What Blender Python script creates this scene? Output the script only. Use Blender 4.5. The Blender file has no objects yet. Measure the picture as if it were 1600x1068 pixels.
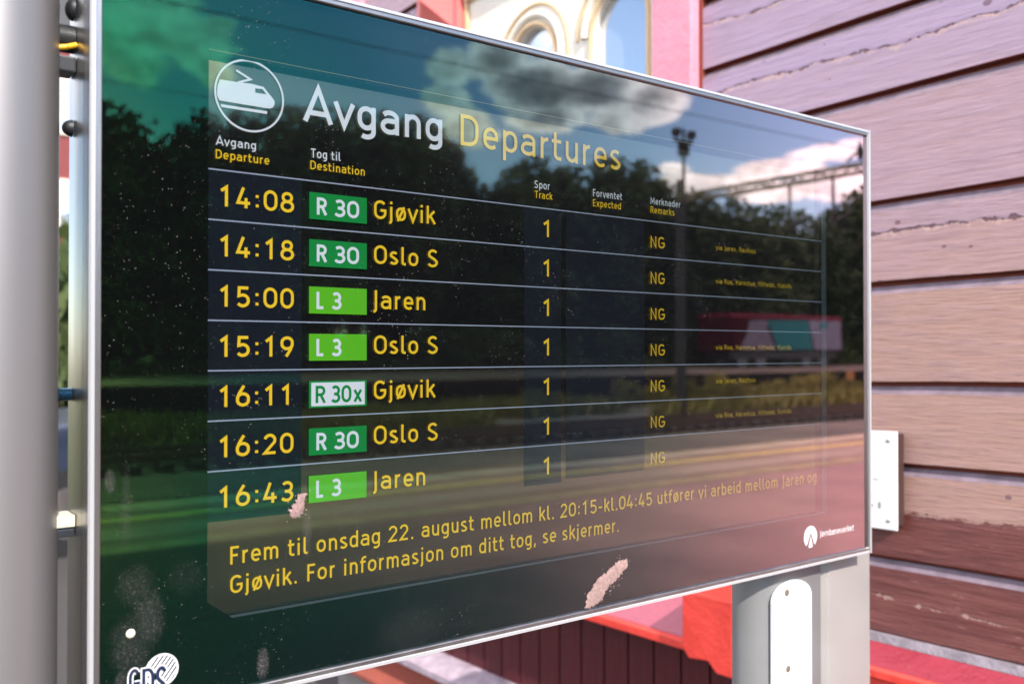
import bpy, math, random
from mathutils import Vector, Matrix, noise
random.seed(7)
R = math.radians
S = bpy.context.scene
COL = S.collection

# ------------------------------------------------------------------ camera
F_PX = 1464.0
CAM = Vector((-0.278, -0.794, 1.5))
HEAD = R(52.75)
PITCH = math.atan(14 / F_PX)
FWD = Vector((math.cos(HEAD) * math.cos(PITCH), math.sin(HEAD) * math.cos(PITCH), math.sin(PITCH)))
RGT = FWD.cross(Vector((0, 0, 1))).normalized()
UPV = RGT.cross(FWD)
cam_d = bpy.data.cameras.new('camera')
cam = bpy.data.objects.new('camera', cam_d)
COL.objects.link(cam)
cam.location = CAM
cam.rotation_euler = FWD.to_track_quat('-Z', 'Y').to_euler()
cam_d.sensor_width = 36
cam_d.lens = F_PX / 1600 * 36
cam_d.clip_start = 0.02
cam_d.clip_end = 3000
cam_d.dof.use_dof = True
cam_d.dof.focus_distance = 0.98
cam_d.dof.aperture_fstop = 5.4
S.camera = cam


def ray(px, py):
    return FWD + RGT * ((px - 800) / F_PX) + UPV * ((534 - py) / F_PX)


def on_y(px, py, Y=0.0):
    """point seen at a pixel on the plane y = Y"""
    r = ray(px, py)
    return CAM + r * ((Y - CAM.y) / r.y)


def on_x(px, py, X):
    r = ray(px, py)
    return CAM + r * ((X - CAM.x) / r.x)


def mirror(px, py, P):
    """point seen in the glass, P metres in front of the mirrored eye"""
    r = ray(px, py)
    t = P / r.y
    return Vector((CAM.x + r.x * t, -CAM.y - P, CAM.z + r.z * t))


# ------------------------------------------------------------------ light and sky
SUN_TO = Vector((0.20, 0.74, -0.63)).normalized()      # direction the light travels
sun_d = bpy.data.lights.new('sun', 'SUN')
sun_d.energy = 2.7
sun_d.angle = R(0.5)
sun_d.color = (1.0, 0.95, 0.87)
sun = bpy.data.objects.new('sun', sun_d)
COL.objects.link(sun)
sun.rotation_euler = SUN_TO.to_track_quat('-Z', 'Y').to_euler()
sd = -SUN_TO
SUN_EL = math.asin(sd.z)
SUN_AZ = math.atan2(sd.x, sd.y)

W = bpy.data.worlds.new('World')
S.world = W
W.use_nodes = True
wn, wl = W.node_tree.nodes, W.node_tree.links
wn.clear()


class NT:
    """small helper to write node trees"""
    def __init__(s, tree):
        s.n, s.l = tree.nodes, tree.links

    def put(s, v, sock):
        if isinstance(v, bpy.types.NodeSocket):
            s.l.new(v, sock)
        elif v is not None:
            try:
                sock.default_value = v
            except Exception:
                sock.default_value = tuple(v) + (1,)

    def m(s, op, a, b=None, c=None, clamp=False):
        n = s.n.new('ShaderNodeMath')
        n.operation = op
        n.use_clamp = clamp
        s.put(a, n.inputs[0]); s.put(b, n.inputs[1]); s.put(c, n.inputs[2])
        return n.outputs[0]

    def vm(s, op, a, b=None, out=0):
        n = s.n.new('ShaderNodeVectorMath')
        n.operation = op
        s.put(a, n.inputs[0]); s.put(b, n.inputs[1])
        return n.outputs['Value'] if op in ('DOT_PRODUCT', 'LENGTH') else n.outputs[0]

    def sep(s, v):
        n = s.n.new('ShaderNodeSeparateXYZ')
        s.put(v, n.inputs[0])
        return n.outputs

    def comb(s, x, y, z):
        n = s.n.new('ShaderNodeCombineXYZ')
        s.put(x, n.inputs[0]); s.put(y, n.inputs[1]); s.put(z, n.inputs[2])
        return n.outputs[0]

    def mapv(s, v, scale=(1, 1, 1), loc=(0, 0, 0)):
        n = s.n.new('ShaderNodeMapping')
        s.put(v, n.inputs[0]); n.inputs[1].default_value = loc; n.inputs[3].default_value = scale
        return n.outputs[0]

    def noise(s, v, scale, detail=3, rough=0.55, dist=0, out=0):
        n = s.n.new('ShaderNodeTexNoise')
        s.put(v, n.inputs['Vector'])
        n.inputs['Scale'].default_value = scale
        n.inputs['Detail'].default_value = detail
        n.inputs['Roughness'].default_value = rough
        n.inputs['Distortion'].default_value = dist
        return n.outputs[out]

    def voro(s, v, scale, out=0, rand=1.0, feature='F1'):
        n = s.n.new('ShaderNodeTexVoronoi')
        n.feature = feature
        s.put(v, n.inputs['Vector'])
        n.inputs['Scale'].default_value = scale
        n.inputs['Randomness'].default_value = rand
        return n.outputs[out]

    def ramp(s, v, lo, hi, a=0.0, b=1.0, smooth=True):
        n = s.n.new('ShaderNodeMapRange')
        n.interpolation_type = 'SMOOTHSTEP' if smooth else 'LINEAR'
        s.put(v, n.inputs[0])
        n.inputs[1].default_value = lo; n.inputs[2].default_value = hi
        n.inputs[3].default_value = a; n.inputs[4].default_value = b
        return n.outputs[0]

    def cramp(s, v, stops):
        n = s.n.new('ShaderNodeValToRGB')
        s.put(v, n.inputs[0])
        e = n.color_ramp.elements
        while len(e) > 1:
            e.remove(e[-1])
        for i, (p, c) in enumerate(stops):
            k = e[0] if i == 0 else e.new(p)
            k.position = p
            k.color = tuple(c) + (1,)
        return n.outputs[0]

    def mix(s, f, a, b, mode='MIX'):
        n = s.n.new('ShaderNodeMix')
        n.data_type = 'RGBA'
        n.blend_type = mode
        s.put(f, n.inputs[0]); s.put(a, n.inputs[6]); s.put(b, n.inputs[7])
        return n.outputs[2]

    def new(s, t):
        return s.n.new(t)


w = NT(W.node_tree)
sky = wn.new('ShaderNodeTexSky')
sky.sky_type = 'NISHITA'
sky.sun_disc = False
sky.sun_elevation = SUN_EL
sky.sun_rotation = SUN_AZ
sky.altitude = 300
sky.air_density = 1.0
sky.dust_density = 0.3
sky.ozone_density = 2.6
tc = wn.new('ShaderNodeTexCoord')
d = w.vm('NORMALIZE', tc.outputs['Generated'])
dx, dy, dz = w.sep(d)
az = w.m('ARCTAN2', dx, w.m('MULTIPLY', dy, -1.0))
el = w.m('ARCSINE', dz)
BLOBS = [  # clouds where the photograph shows them: pixel centre, half widths, amplitude
    (215, 20, 115, 85, 1.05), (300, 62, 85, 50, .95), (205, 105, 60, 40, .85), (345, 118, 36, 22, .6),
    (705, 105, 44, 34, 0.9), (780, 95, 70, 45, 1.2), (840, 135, 110, 52, 1.55), (925, 140, 110, 42, 1.6), (1020, 158, 78, 40, 1.25),
    (860, 185, 90, 30, 1.0), (960, 188, 70, 26, .9), (720, 195, 60, 32, .75), (700, 160, 50, 32, .75), (760, 215, 60, 22, .6),
    (1290, 240, 70, 18, 0.9), (1225, 262, 90, 16, 0.85), (1130, 285, 90, 14, 0.8), (1045, 263, 38, 12, 0.7), (1320, 290, 100, 32, 0.9),
    (1210, 300, 110, 18, .8), (1330, 222, 40, 12, .7), (1060, 290, 60, 20, .7),
]
big = None
core = None
for bi, (bx, by, hx, hy, amp) in enumerate(BLOBS):
    r = ray(bx, by); r = Vector((r.x, -r.y, r.z)).normalized()
    a0, e0 = math.atan2(r.x, -r.y), math.asin(r.z)
    u = w.m('DIVIDE', w.m('SUBTRACT', az, a0), hx / F_PX * 0.9)
    v = w.m('DIVIDE', w.m('SUBTRACT', el, e0), hy / F_PX * 0.95)
    q = w.m('SUBTRACT', 1.0, w.m('ADD', w.m('MULTIPLY', u, u), w.m('MULTIPLY', v, v)))
    q = w.m('MULTIPLY', w.m('MAXIMUM', q, 0.0 - 1.5), amp)
    big = q if big is None else w.m('SMOOTH_MAX', big, q, 0.35)
    if 4 <= bi <= 13:
        core = q if core is None else w.m('SMOOTH_MAX', core, q, 0.35)
aec = w.comb(az, w.m('MULTIPLY', el, 1.5), 0.0)
n1 = w.noise(aec, 17, 8, 0.64)
n2 = w.noise(d, 2.3, 6, 0.6)
wind = w.m('MAXIMUM', w.ramp(az, -0.25, -0.05, 1, 0), w.ramp(az, 1.03, 1.25, 0, 1))     # general clouds of the rest of the sky
top = w.ramp(el, 0.42, 0.62)
elsewhere = w.m('MULTIPLY', w.m('SUBTRACT', n2, 0.47), 6.0)
elsewhere = w.m('SUBTRACT', elsewhere, w.m('MULTIPLY', w.m('SUBTRACT', 1.0, w.m('MAXIMUM', wind, top)), 4.0))
dens = w.m('MAXIMUM', w.m('ADD', big, w.m('MULTIPLY', w.m('SUBTRACT', n1, 0.5), 2.6)), elsewhere)
mask = w.ramp(dens, 0.0, 0.55)
deep = w.ramp(w.m('ADD', core, w.m('MULTIPLY', w.m('SUBTRACT', n1, 0.5), 2.2)), 0.45, 1.55)
deep = w.m('MAXIMUM', deep, w.m('MULTIPLY', w.ramp(elsewhere, .5, 1.6), .5))
cl_col = w.mix(deep, (10.2, 10.0, 10.0), (2.6, 2.8, 3.1))
mott = w.ramp(w.noise(aec, 26, 6, .6), .33, .66, .62, 1.12)
_cs = w.vm('SCALE', cl_col); _cs.node.inputs['Scale'].default_value = 1; wl.new(mott, _cs.node.inputs['Scale'])
cl_col = _cs
skyc = w.mix(mask, sky.outputs[0], cl_col)
bg = wn.new('ShaderNodeBackground')
bg.inputs[1].default_value = 0.125
wl.new(skyc, bg.inputs[0])
wo = wn.new('ShaderNodeOutputWorld')
wl.new(bg.outputs[0], wo.inputs[0])

S.view_settings.view_transform = 'Standard'
S.view_settings.look = 'None'
S.view_settings.gamma = 1
S.view_settings.use_curve_mapping = False
S.view_settings.exposure = 1.42
S.cycles.max_bounces = 10
S.cycles.glossy_bounces = 5
S.cycles.transparent_max_bounces = 16
S.cycles.use_denoising = True
S.cycles.sample_clamp_indirect = 6

# ------------------------------------------------------------------ helpers
MATS = {}


def material(name, col=(0.5, 0.5, 0.5), rough=0.6, metal=0.0, spec=0.5, var=0.0, vscale=8.0, bump=0.0, bscale=40.0, stretch=(1, 1, 1), emit=None, aniso=0):
    if name in MATS:
        return MATS[name]
    m = bpy.data.materials.new(name)
    m.use_nodes = True
    t = NT(m.node_tree)
    b = m.node_tree.nodes['Principled BSDF']
    b.inputs['Base Color'].default_value = tuple(col) + (1,)
    b.inputs['Roughness'].default_value = rough
    b.inputs['Metallic'].default_value = metal
    b.inputs['Specular IOR Level'].default_value = spec
    if var or bump:
        tcn = t.new('ShaderNodeTexCoord')
        v = t.mapv(tcn.outputs['Object'], stretch)
    if var:
        nz = t.noise(v, vscale, 4)
        f = t.ramp(nz, 0.3, 0.7, 1 - var, 1 + var * 0.6, False)
        cc = t.vm('SCALE', tuple(col))
        cc.node.inputs['Scale'].default_value = 1
        t.l.new(f, cc.node.inputs['Scale'])
        t.l.new(cc, b.inputs['Base Color'])
        t.l.new(t.ramp(nz, 0.2, 0.8, max(0, rough - 0.1), min(1, rough + 0.12), False), b.inputs['Roughness'])
    if bump:
        nz2 = t.noise(v, bscale, 4, 0.6)
        bp = t.new('ShaderNodeBump')
        bp.inputs['Strength'].default_value = bump
        bp.inputs['Distance'].default_value = 0.01
        t.l.new(nz2, bp.inputs['Height'])
        t.l.new(bp.outputs[0], b.inputs['Normal'])
    if emit:
        b.inputs['Emission Color'].default_value = tuple(emit[:3]) + (1,)
        b.inputs['Emission Strength'].default_value = emit[3]
    MATS[name] = m
    return m


class MB:
    def __init__(s):
        s.v, s.f, s.mi = [], [], []

    def add(s, vs, fs, mi=0):
        k = len(s.v)
        s.v += [tuple(p) for p in vs]
        s.f += [tuple(i + k for i in f) for f in fs]
        s.mi += [mi] * len(fs)
        return s

    def box(s, x0, x1, y0, y1, z0, z1, mi=0):
        vs = [(x, y, z) for x in (x0, x1) for y in (y0, y1) for z in (z0, z1)]
        fs = [(0, 1, 3, 2), (4, 6, 7, 5), (0, 4, 5, 1), (2, 3, 7, 6), (0, 2, 6, 4), (1, 5, 7, 3)]
        return s.add(vs, fs, mi)

    def tube(s, a, b, r0, r1=None, n=16, cap=True, mi=0):
        a, b = Vector(a), Vector(b)
        r1 = r0 if r1 is None else r1
        ax = (b - a).normalized()
        u = ax.orthogonal().normalized()
        w_ = ax.cross(u)
        vs = []
        for p, r in ((a, r0), (b, r1)):
            for i in range(n):
                t = 2 * math.pi * i / n
                vs.append(p + (u * math.cos(t) + w_ * math.sin(t)) * r)
        fs = [(i, (i + 1) % n, n + (i + 1) % n, n + i) for i in range(n)]
        if cap:
            fs += [tuple(range(n - 1, -1, -1)), tuple(range(n, 2 * n))]
        return s.add(vs, fs, mi)

    def path(s, pts, r, n=10, mi=0):
        for a, b in zip(pts, pts[1:]):
            s.tube(a, b, r, n=n, mi=mi)
        return s

    def prism(s, poly, axis, a, b, mi=0):
        """extrude a 2-D polygon along an axis: axis 'y' -> poly (x,z); 'x' -> (y,z); 'z' -> (x,y)"""
        def p3(p, t):
            return {'y': (p[0], t, p[1]), 'x': (t, p[0], p[1]), 'z': (p[0], p[1], t)}[axis]
        n = len(poly)
        vs = [p3(p, a) for p in poly] + [p3(p, b) for p in poly]
        fs = [(i, (i + 1) % n, n + (i + 1) % n, n + i) for i in range(n)]
        fs += [tuple(range(n - 1, -1, -1)), tuple(range(n, 2 * n))]
        return s.add(vs, fs, mi)

    def dome(s, c, r, ax, n=14, m=6, flat=1.0, mi=0):
        ax = Vector(ax).normalized()
        u = ax.orthogonal().normalized(); w_ = ax.cross(u)
        c = Vector(c)
        vs = []
        for j in range(m):
            t = math.pi / 2 * j / m
            for i in range(n):
                q = 2 * math.pi * i / n
                vs.append(c + ax * (math.sin(t) * r * flat) + (u * math.cos(q) + w_ * math.sin(q)) * (math.cos(t) * r))
        vs.append(c + ax * r * flat)
        fs = [(j * n + i, j * n + (i + 1) % n, (j + 1) * n + (i + 1) % n, (j + 1) * n + i) for j in range(m - 1) for i in range(n)]
        fs += [((m - 1) * n + i, (m - 1) * n + (i + 1) % n, m * n) for i in range(n)]
        return s.add(vs, fs, mi)

    def mesh(s, name, mats, smooth=False, bevel=0.0):
        me = bpy.data.meshes.new(name)
        me.from_pydata(s.v, [], s.f)
        for m in (mats if isinstance(mats, (list, tuple)) else [mats]):
            me.materials.append(m)
        me.polygons.foreach_set('material_index', s.mi)
        import bmesh
        bm = bmesh.new(); bm.from_mesh(me)
        bmesh.ops.recalc_face_normals(bm, faces=bm.faces)
        if bevel:
            bmesh.ops.bevel(bm, geom=[e for e in bm.edges if e.is_manifold and e.calc_face_angle(0) > 0.5],
                            offset=bevel, segments=2, affect='EDGES', profile=0.7)
        bm.to_mesh(me); bm.free()
        if smooth:
            me.shade_smooth()
            me.set_sharp_from_angle(angle=R(38))
        me.update()
        return me

    def build(s, name, mats, parent=None, smooth=False, bevel=0.0, kind=None, label=None):
        o = bpy.data.objects.new(name, s.mesh(name, mats, smooth, bevel))
        COL.objects.link(o)
        if parent:
            o.parent = parent
            o.matrix_parent_inverse = parent.matrix_world.inverted() if parent.type != 'EMPTY' else Matrix.Translation(-Vector(parent.location))
        if kind:
            o['kind'] = kind
        if label:
            o['label'] = label
        return o


def thing(name, label, cat, loc=(0, 0, 0), group=None):
    o = bpy.data.objects.new(name, None)
    COL.objects.link(o)
    o.location = loc
    o.empty_display_size = 0.1
    o['label'] = label
    o['category'] = cat
    if group:
        o['group'] = group
    bpy.context.view_layer.update() if False else None
    return o


def tag(o, label, cat, group=None):
    o['label'] = label
    o['category'] = cat
    if group:
        o['group'] = group
    return o


def copy_tree(o, parent=None):
    c = o.copy()
    COL.objects.link(c)
    if parent:
        c.parent = parent
    for ch in list(o.children):
        copy_tree(ch, c)
    return c


# ------------------------------------------------------------------ materials
alu = material('brushed_aluminium', (0.40, 0.385, 0.38), 0.34, 1.0, var=0.05, vscale=30, bump=0.05, bscale=300, stretch=(1, 1, 0.05))
alu_pole = material('anodised_pole', (0.27, 0.25, 0.25), 0.42, 0.6)
alu_side = material('cabinet_aluminium', (0.34, 0.315, 0.29), 0.33, 1.0, var=0.04, vscale=20, bump=0.02, bscale=200, stretch=(1, 1, .06))
alu_bright = material('polished_edge', (0.60, 0.59, 0.60), 0.32, 0.5)
post_mat = material('post_grey', (0.25, 0.245, 0.245), 0.45, 0.35, var=0.04, vscale=12)
post_light = material('post_light', (0.36, 0.325, 0.31), 0.45, 0.2, var=0.04, vscale=12)
white_paint = material('white_enamel', (0.82, 0.82, 0.83), 0.35, var=0.03, vscale=12)
black_rubber = material('black_rubber', (0.012, 0.012, 0.014), 0.5)
dark_steel = material('dark_steel', (0.10, 0.11, 0.13), 0.35, 0.9)
yellow_ins = material('yellow_insulation', (0.75, 0.42, 0.02), 0.4)
maroon_deep = material('maroon_groove', (0.24, 0.05, 0.03), 0.8, var=0.2, vscale=6)
red_paint = material('bright_red_gloss', (0.72, 0.055, 0.04), 0.35, var=0.12, vscale=14, bump=0.25, bscale=60)
crimson = material('crimson_gloss', (0.29, 0.026, 0.045), 0.3, var=0.12, vscale=14, bump=0.2, bscale=60)
pink_paint = material('weathered_pink_red', (0.74, 0.27, 0.35), 0.38, var=0.08, vscale=9, bump=0.3, bscale=50)
cream = material('cream_paint', (0.80, 0.72, 0.62), 0.5, var=0.05, vscale=10, bump=0.2, bscale=60)
cream_edge = material('ochre_moulding', (0.66, 0.46, 0.27), 0.55, var=0.12, vscale=18, bump=0.2, bscale=60)
brown_box = material('brown_box', (0.05, 0.022, 0.018), 0.6)
mark_grey = material('printed_grey', (0.25, 0.25, 0.27), 0.6)
print_black = material('bezel_black', (0.0025, 0.003, 0.003), 1.0, spec=0.0)
print_white = material('printed_white', (0.80, 0.82, 0.84), 0.5)
print_blue = material('printed_blue', (0.006, 0.009, 0.05), 0.5)


def emitter(name, col, st):
    if name in MATS:
        return MATS[name]
    m = bpy.data.materials.new(name)
    m.use_nodes = True
    b = m.node_tree.nodes['Principled BSDF']
    b.inputs['Base Color'].default_value = (0.004, 0.004, 0.005, 1)
    b.inputs['Roughness'].default_value = 1.0
    b.inputs['Specular IOR Level'].default_value = 0.0
    b.inputs['Emission Color'].default_value = tuple(col) + (1,)
    # a panel of this kind dims when seen at an angle
    t = NT(m.node_tree)
    geo = t.new('ShaderNodeNewGeometry')
    c = t.m('ABSOLUTE', t.vm('DOT_PRODUCT', geo.outputs['Incoming'], geo.outputs['Normal']))
    t.l.new(t.m('MULTIPLY', t.m('POWER', c, 1.7), st * 1.15), b.inputs['Emission Strength'])
    MATS[name] = m
    return m


LCD = 0.36
e_yellow = emitter('lcd_yellow', (0.86, 0.60, 0.022), LCD)
e_white = emitter('lcd_white', (0.68, 0.78, 0.86), LCD)
e_green = emitter('lcd_green', (0.002, 0.25, 0.045), LCD)
e_lime = emitter('lcd_lime', (0.10, 0.50, 0.012), LCD)
e_navy = emitter('lcd_navy', (0.0025, 0.006, 0.012), LCD)
e_line = emitter('lcd_line', (0.34, 0.42, 0.55), LCD)
e_black = emitter('lcd_black', (0.0004, 0.0004, 0.0007), LCD)


def lcd_surface():
    m = bpy.data.materials.new('lcd_front')
    m.use_nodes = True
    t = NT(m.node_tree)
    b = m.node_tree.nodes['Principled BSDF']
    out = m.node_tree.nodes['Material Output']
    b.inputs['Base Color'].default_value = (0.003, 0.003, 0.004, 1)
    b.inputs['Roughness'].default_value = 0.6
    b.inputs['Specular IOR Level'].default_value = 0.0
    g = t.new('ShaderNodeBsdfGlossy')
    g.inputs['Roughness'].default_value = 0.045
    geo = t.new('ShaderNodeNewGeometry')
    c = t.m('ABSOLUTE', t.vm('DOT_PRODUCT', geo.outputs['Incoming'], geo.outputs['Normal']))
    t.l.new(t.cramp(c, [(0.0, (.8, .8, .8)), (0.5, (.13, .105, .075)), (0.75, (.080, .070, .044)), (1.0, (.10, .090, .062))]), g.inputs['Color'])
    a = t.new('ShaderNodeAddShader')
    t.l.new(b.outputs[0], a.inputs[0]); t.l.new(g.outputs[0], a.inputs[1])
    t.l.new(a.outputs[0], out.inputs[0])
    return m


def glass_coated():
    """front glass: see-through, with an optical coating whose reflection runs from green (square on) to rose (glancing), and settled dust"""
    m = bpy.data.materials.new('coated_glass')
    m.use_nodes = True
    t = NT(m.node_tree)
    m.node_tree.nodes.clear()
    out = t.new('ShaderNodeOutputMaterial')
    geo = t.new('ShaderNodeNewGeometry')
    c = t.m('ABSOLUTE', t.vm('DOT_PRODUCT', geo.outputs['Incoming'], geo.outputs['Normal']))
    refl = t.cramp(c, GLASS_STOPS)
    g = t.new('ShaderNodeBsdfGlossy')
    g.inputs['Roughness'].default_value = 0.0
    t.l.new(refl, g.inputs['Color'])
    tr = t.new('ShaderNodeBsdfTransparent')
    t.l.new(t.vm('SUBTRACT', (0.97, 0.97, 0.97), t.vm('MULTIPLY', refl, (0.75, 0.75, 0.75))), tr.inputs['Color'])
    add = t.new('ShaderNodeAddShader')
    t.l.new(g.outputs[0], add.inputs[0]); t.l.new(tr.outputs[0], add.inputs[1])
    # dust
    tcn = t.new('ShaderNodeTexCoord')
    v = tcn.outputs['Object']
    x, y, z = t.sep(v)
    v2 = t.comb(x, 0.0, z)
    wob = t.noise(v2, 9, 3)
    specks = []
    for sc, rad, keep in ((150, 0.034, 0.90), (75, 0.024, 0.93), (420, 0.085, 0.66)):
        n = t.new('ShaderNodeTexVoronoi')
        n.feature = 'F1'
        t.l.new(v2, n.inputs['Vector']); n.inputs['Scale'].default_value = sc
        rnd = t.sep(n.outputs['Color'])
        lim = t.m('MULTIPLY', rad * 2.4, rnd[1])
        on = t.m('MULTIPLY', t.m('LESS_THAN', n.outputs['Distance'], lim), t.m('GREATER_THAN', rnd[0], keep))
        specks.append(t.m('MULTIPLY', on, 0.5 if sc == 320 else 1.0))
    film = t.m('MULTIPLY', t.ramp(t.noise(v2, 260, 2), 0.52, 0.8), t.ramp(wob, 0.35, 0.7, 0.0, 0.006))
    # smudges in the lower left corner and a faint streak
    edgen = t.noise(v2, 75, 6, .72)

    def patch(px, py, rx, ry, amt):
        p = on_y(px, py, 0)
        u_ = t.m('DIVIDE', t.m('SUBTRACT', x, p.x), rx)
        w_ = t.m('DIVIDE', t.m('SUBTRACT', z, p.z), ry)
        q = t.m('SUBTRACT', 1.0, t.m('ADD', t.m('MULTIPLY', u_, u_), t.m('MULTIPLY', w_, w_)), clamp=True)
        return t.m('MULTIPLY', t.ramp(t.m('ADD', q, t.m('MULTIPLY', t.m('SUBTRACT', edgen, .5), 1.3)), .15, 1.1), amt)
    pt = None
    for a in ((212, 915, .020, .022, .13), (232, 965, .016, .035, .22), (205, 1010, .022, .035, .18), (172, 752, .006, .012, .35), (411, 1035, .007, .018, .45),
              (197, 790, .005, .045, .10), (480, 830, .006, .03, .18), (240, 60, .05, .05, .01), (290, 900, .02, .02, .05), (640, 985, .05, .03, .06), (190, 1062, .008, .01, .3)):
        q = patch(*a)
        pt = q if pt is None else t.m('MAXIMUM', pt, q)
    grain = t.ramp(t.noise(v2, 420, 5, .85), 0.50, 0.70)
    smud = t.m('MULTIPLY', pt, t.m('ADD', t.m('MULTIPLY', grain, .55), 0.09))
    tot = t.m('ADD', t.m('ADD', film, smud), t.m('MULTIPLY', t.m('MAXIMUM', t.m('MAXIMUM', specks[0], specks[1]), specks[2]), t.ramp(t.noise(v2, 14, 4, .7), 0.42, 0.68, 0.01, 0.22)), clamp=True)
    df = t.new('ShaderNodeBsdfDiffuse')
    df.inputs['Color'].default_value = (0.72, 0.58, 0.60, 1)
    mx = t.new('ShaderNodeMixShader')
    t.l.new(tot, mx.inputs[0]); t.l.new(add.outputs[0], mx.inputs[1]); t.l.new(df.outputs[0], mx.inputs[2])
    t.l.new(mx.outputs[0], out.inputs[0])
    return m


def cs(deg):
    return math.cos(R(deg))


GLASS_STOPS = [(0.0, (.9, .85, .85)), (cs(62), (.60, .38, .44)), (cs(57), (.50, .36, .38)), (cs(52), (.32, .26, .27)), (cs(46), (.15, .165, .17)), (cs(40), (.07, .10, .105)),
               (cs(32), (.017, .068, .062)), (cs(22), (.008, .074, .040)), (cs(8), (.058, .125, .032)), (1.0, (.060, .13, .032))]


def plank_material():
    m = bpy.data.materials.new('weathered_plank')
    m.use_nodes = True
    t = NT(m.node_tree)
    b = m.node_tree.nodes['Principled BSDF']
    tcn = t.new('ShaderNodeTexCoord')
    oi = t.new('ShaderNodeObjectInfo')
    geo = t.new('ShaderNodeNewGeometry')
    x, y, z = t.sep(tcn.outputs['Object'])
    rnd = t.m('MULTIPLY', oi.outputs['Random'], 37.0)
    cr, cg, cb = t.sep(oi.outputs['Color'])
    v = t.comb(rnd, y, z)
    streak = t.noise(t.mapv(v, (1, 2.2, 26)), 3.0, 5, 0.6)
    fine = t.noise(t.mapv(v, (1, 6, 120)), 3.0, 4, 0.65)
    # lilac sky tint on upper boards, peach ground tint below, set in the colour
    lil = (0.375, 0.272, 0.385)
    pea = (0.42, 0.243, 0.195)
    wavy = t.m('ADD', t.m('ADD', t.m('MULTIPLY', t.m('SUBTRACT', t.noise(t.comb(rnd, y, 0.0), 4.0, 6, .62), 0.5), 0.07), t.m('MULTIPLY', t.m('SUBTRACT', t.noise(t.comb(rnd, y, t.m('MULTIPLY', z, 1.5)), 45.0, 5, .8), 0.5), 0.011)), t.m('MULTIPLY', cr, 0.2))
    above = t.ramp(t.m('SUBTRACT', z, wavy), -0.004, 0.004)
    tone = t.m('ADD', t.m('MULTIPLY', cg, 0.9), t.m('MULTIPLY', t.m('MULTIPLY', above, cg), 0.8))
    tone = t.m('ADD', tone, t.m('MULTIPLY', t.m('SUBTRACT', streak, 0.5), 0.5), clamp=True)
    col = t.mix(tone, pea, lil)
    rawness = t.m('SUBTRACT', 1.0, t.m('MULTIPLY', cg, 0.75))      # the upper boards have kept a smooth coat
    col = t.mix(t.m('MULTIPLY', t.ramp(fine, 0.48, 0.66, 0, 0.5), rawness), col, (0.26, 0.14, 0.13))
    stain = t.noise(t.mapv(v, (1, 1.4, 5)), 3.2, 5, .65)
    col = t.mix(t.ramp(stain, .50, .72, 0, .35), col, (0.27, 0.17, 0.20))
    patchy = t.noise(t.mapv(v, (1, 2.5, 16)), 6, 6, .75)
    col = t.mix(t.ramp(patchy, .62, .68, 0, .55), col, (0.56, 0.36, 0.28))
    # crack along the plank, its edge flaking
    dist = t.m('ABSOLUTE', t.m('SUBTRACT', z, wavy))
    wid = t.m('MULTIPLY', t.ramp(t.noise(t.comb(rnd, y, 3.0), 22, 4, .7), 0.42, 0.72), 0.0065)
    crack = t.ramp(t.m('SUBTRACT', dist, wid), -.0018, .0012, 1, 0)
    below = t.m('SUBTRACT', wavy, z)
    hw = t.m('MULTIPLY', t.ramp(t.noise(t.comb(rnd, y, 8.0), 30, 5, .8), 0.36, 0.70), 0.014)
    halo = t.m('MULTIPLY', t.m('GREATER_THAN', below, -0.001), t.m('LESS_THAN', below, hw))
    up = t.ramp(below, -0.014, 0.0, 0, 1)
    up = t.m('MULTIPLY', up, t.m('LESS_THAN', below, 0.0))
    col = t.mix(t.m('MULTIPLY', up, 0.35), col, (0.22, 0.15, 0.24))
    col = t.mix(t.m('MULTIPLY', halo, 0.5), col, (0.56, 0.37, 0.30))
    col = t.mix(t.m('MULTIPLY', crack, .9), col, (0.13, 0.06, 0.075))
    # knots and nail heads
    vv = t.new('ShaderNodeTexVoronoi')
    t.l.new(t.mapv(v, (1, .7, 1)), vv.inputs['Vector']); vv.inputs['Scale'].default_value = 26
    rn = t.sep(vv.outputs['Color'])
    nail = t.m('MULTIPLY', t.m('LESS_THAN', vv.outputs['Distance'], t.m('MULTIPLY', rn[2], 0.16)), t.m('GREATER_THAN', rn[0], 0.66))
    col = t.mix(t.m('MULTIPLY', nail, 0.75), col, (0.13, 0.06, 0.08))
    # the lowest boards keep their dark gloss paint
    px, py_, pz = t.sep(geo.outputs['Position'])
    bound = t.m('ADD', pz, t.m('MULTIPLY', t.m('SUBTRACT', t.noise(t.mapv(v, (1, 1, 3)), 20, 5, .7), 0.5), 0.05))
    bound = t.m('ADD', bound, t.m('MULTIPLY', py_, 0.0214))
    dark = t.ramp(bound, 1.184, 1.190, 1, 0)
    flake = t.ramp(t.noise(t.mapv(v, (1, 2.0, 24)), 7, 5, .72), 0.60, 0.68, 0, 0.6)
    dcol = t.mix(t.ramp(streak, .35, .65), (0.125, 0.034, 0.030), (0.185, 0.058, 0.05))
    dcol = t.mix(flake, dcol, (0.42, 0.22, 0.19))
    dcol = t.mix(t.m('MULTIPLY', crack, 0.8), dcol, (0.45, 0.28, 0.24))
    col = t.mix(dark, col, dcol)
    t.l.new(col, b.inputs['Base Color'])
    t.l.new(t.m('SUBTRACT', t.m('MULTIPLY_ADD', fine, 0.35, 0.42), t.m('MULTIPLY', dark, 0.18)), b.inputs['Roughness'])
    h = t.m('ADD', t.m('MULTIPLY', t.m('MULTIPLY', fine, 0.55), rawness), t.m('ADD', t.m('MULTIPLY', streak, 0.7), t.m('MULTIPLY', crack, -1.2)))
    h = t.m('SUBTRACT', h, t.m('MULTIPLY', t.m('MULTIPLY', nail, 1.0), 0.5))
    bp = t.new('ShaderNodeBump')
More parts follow.
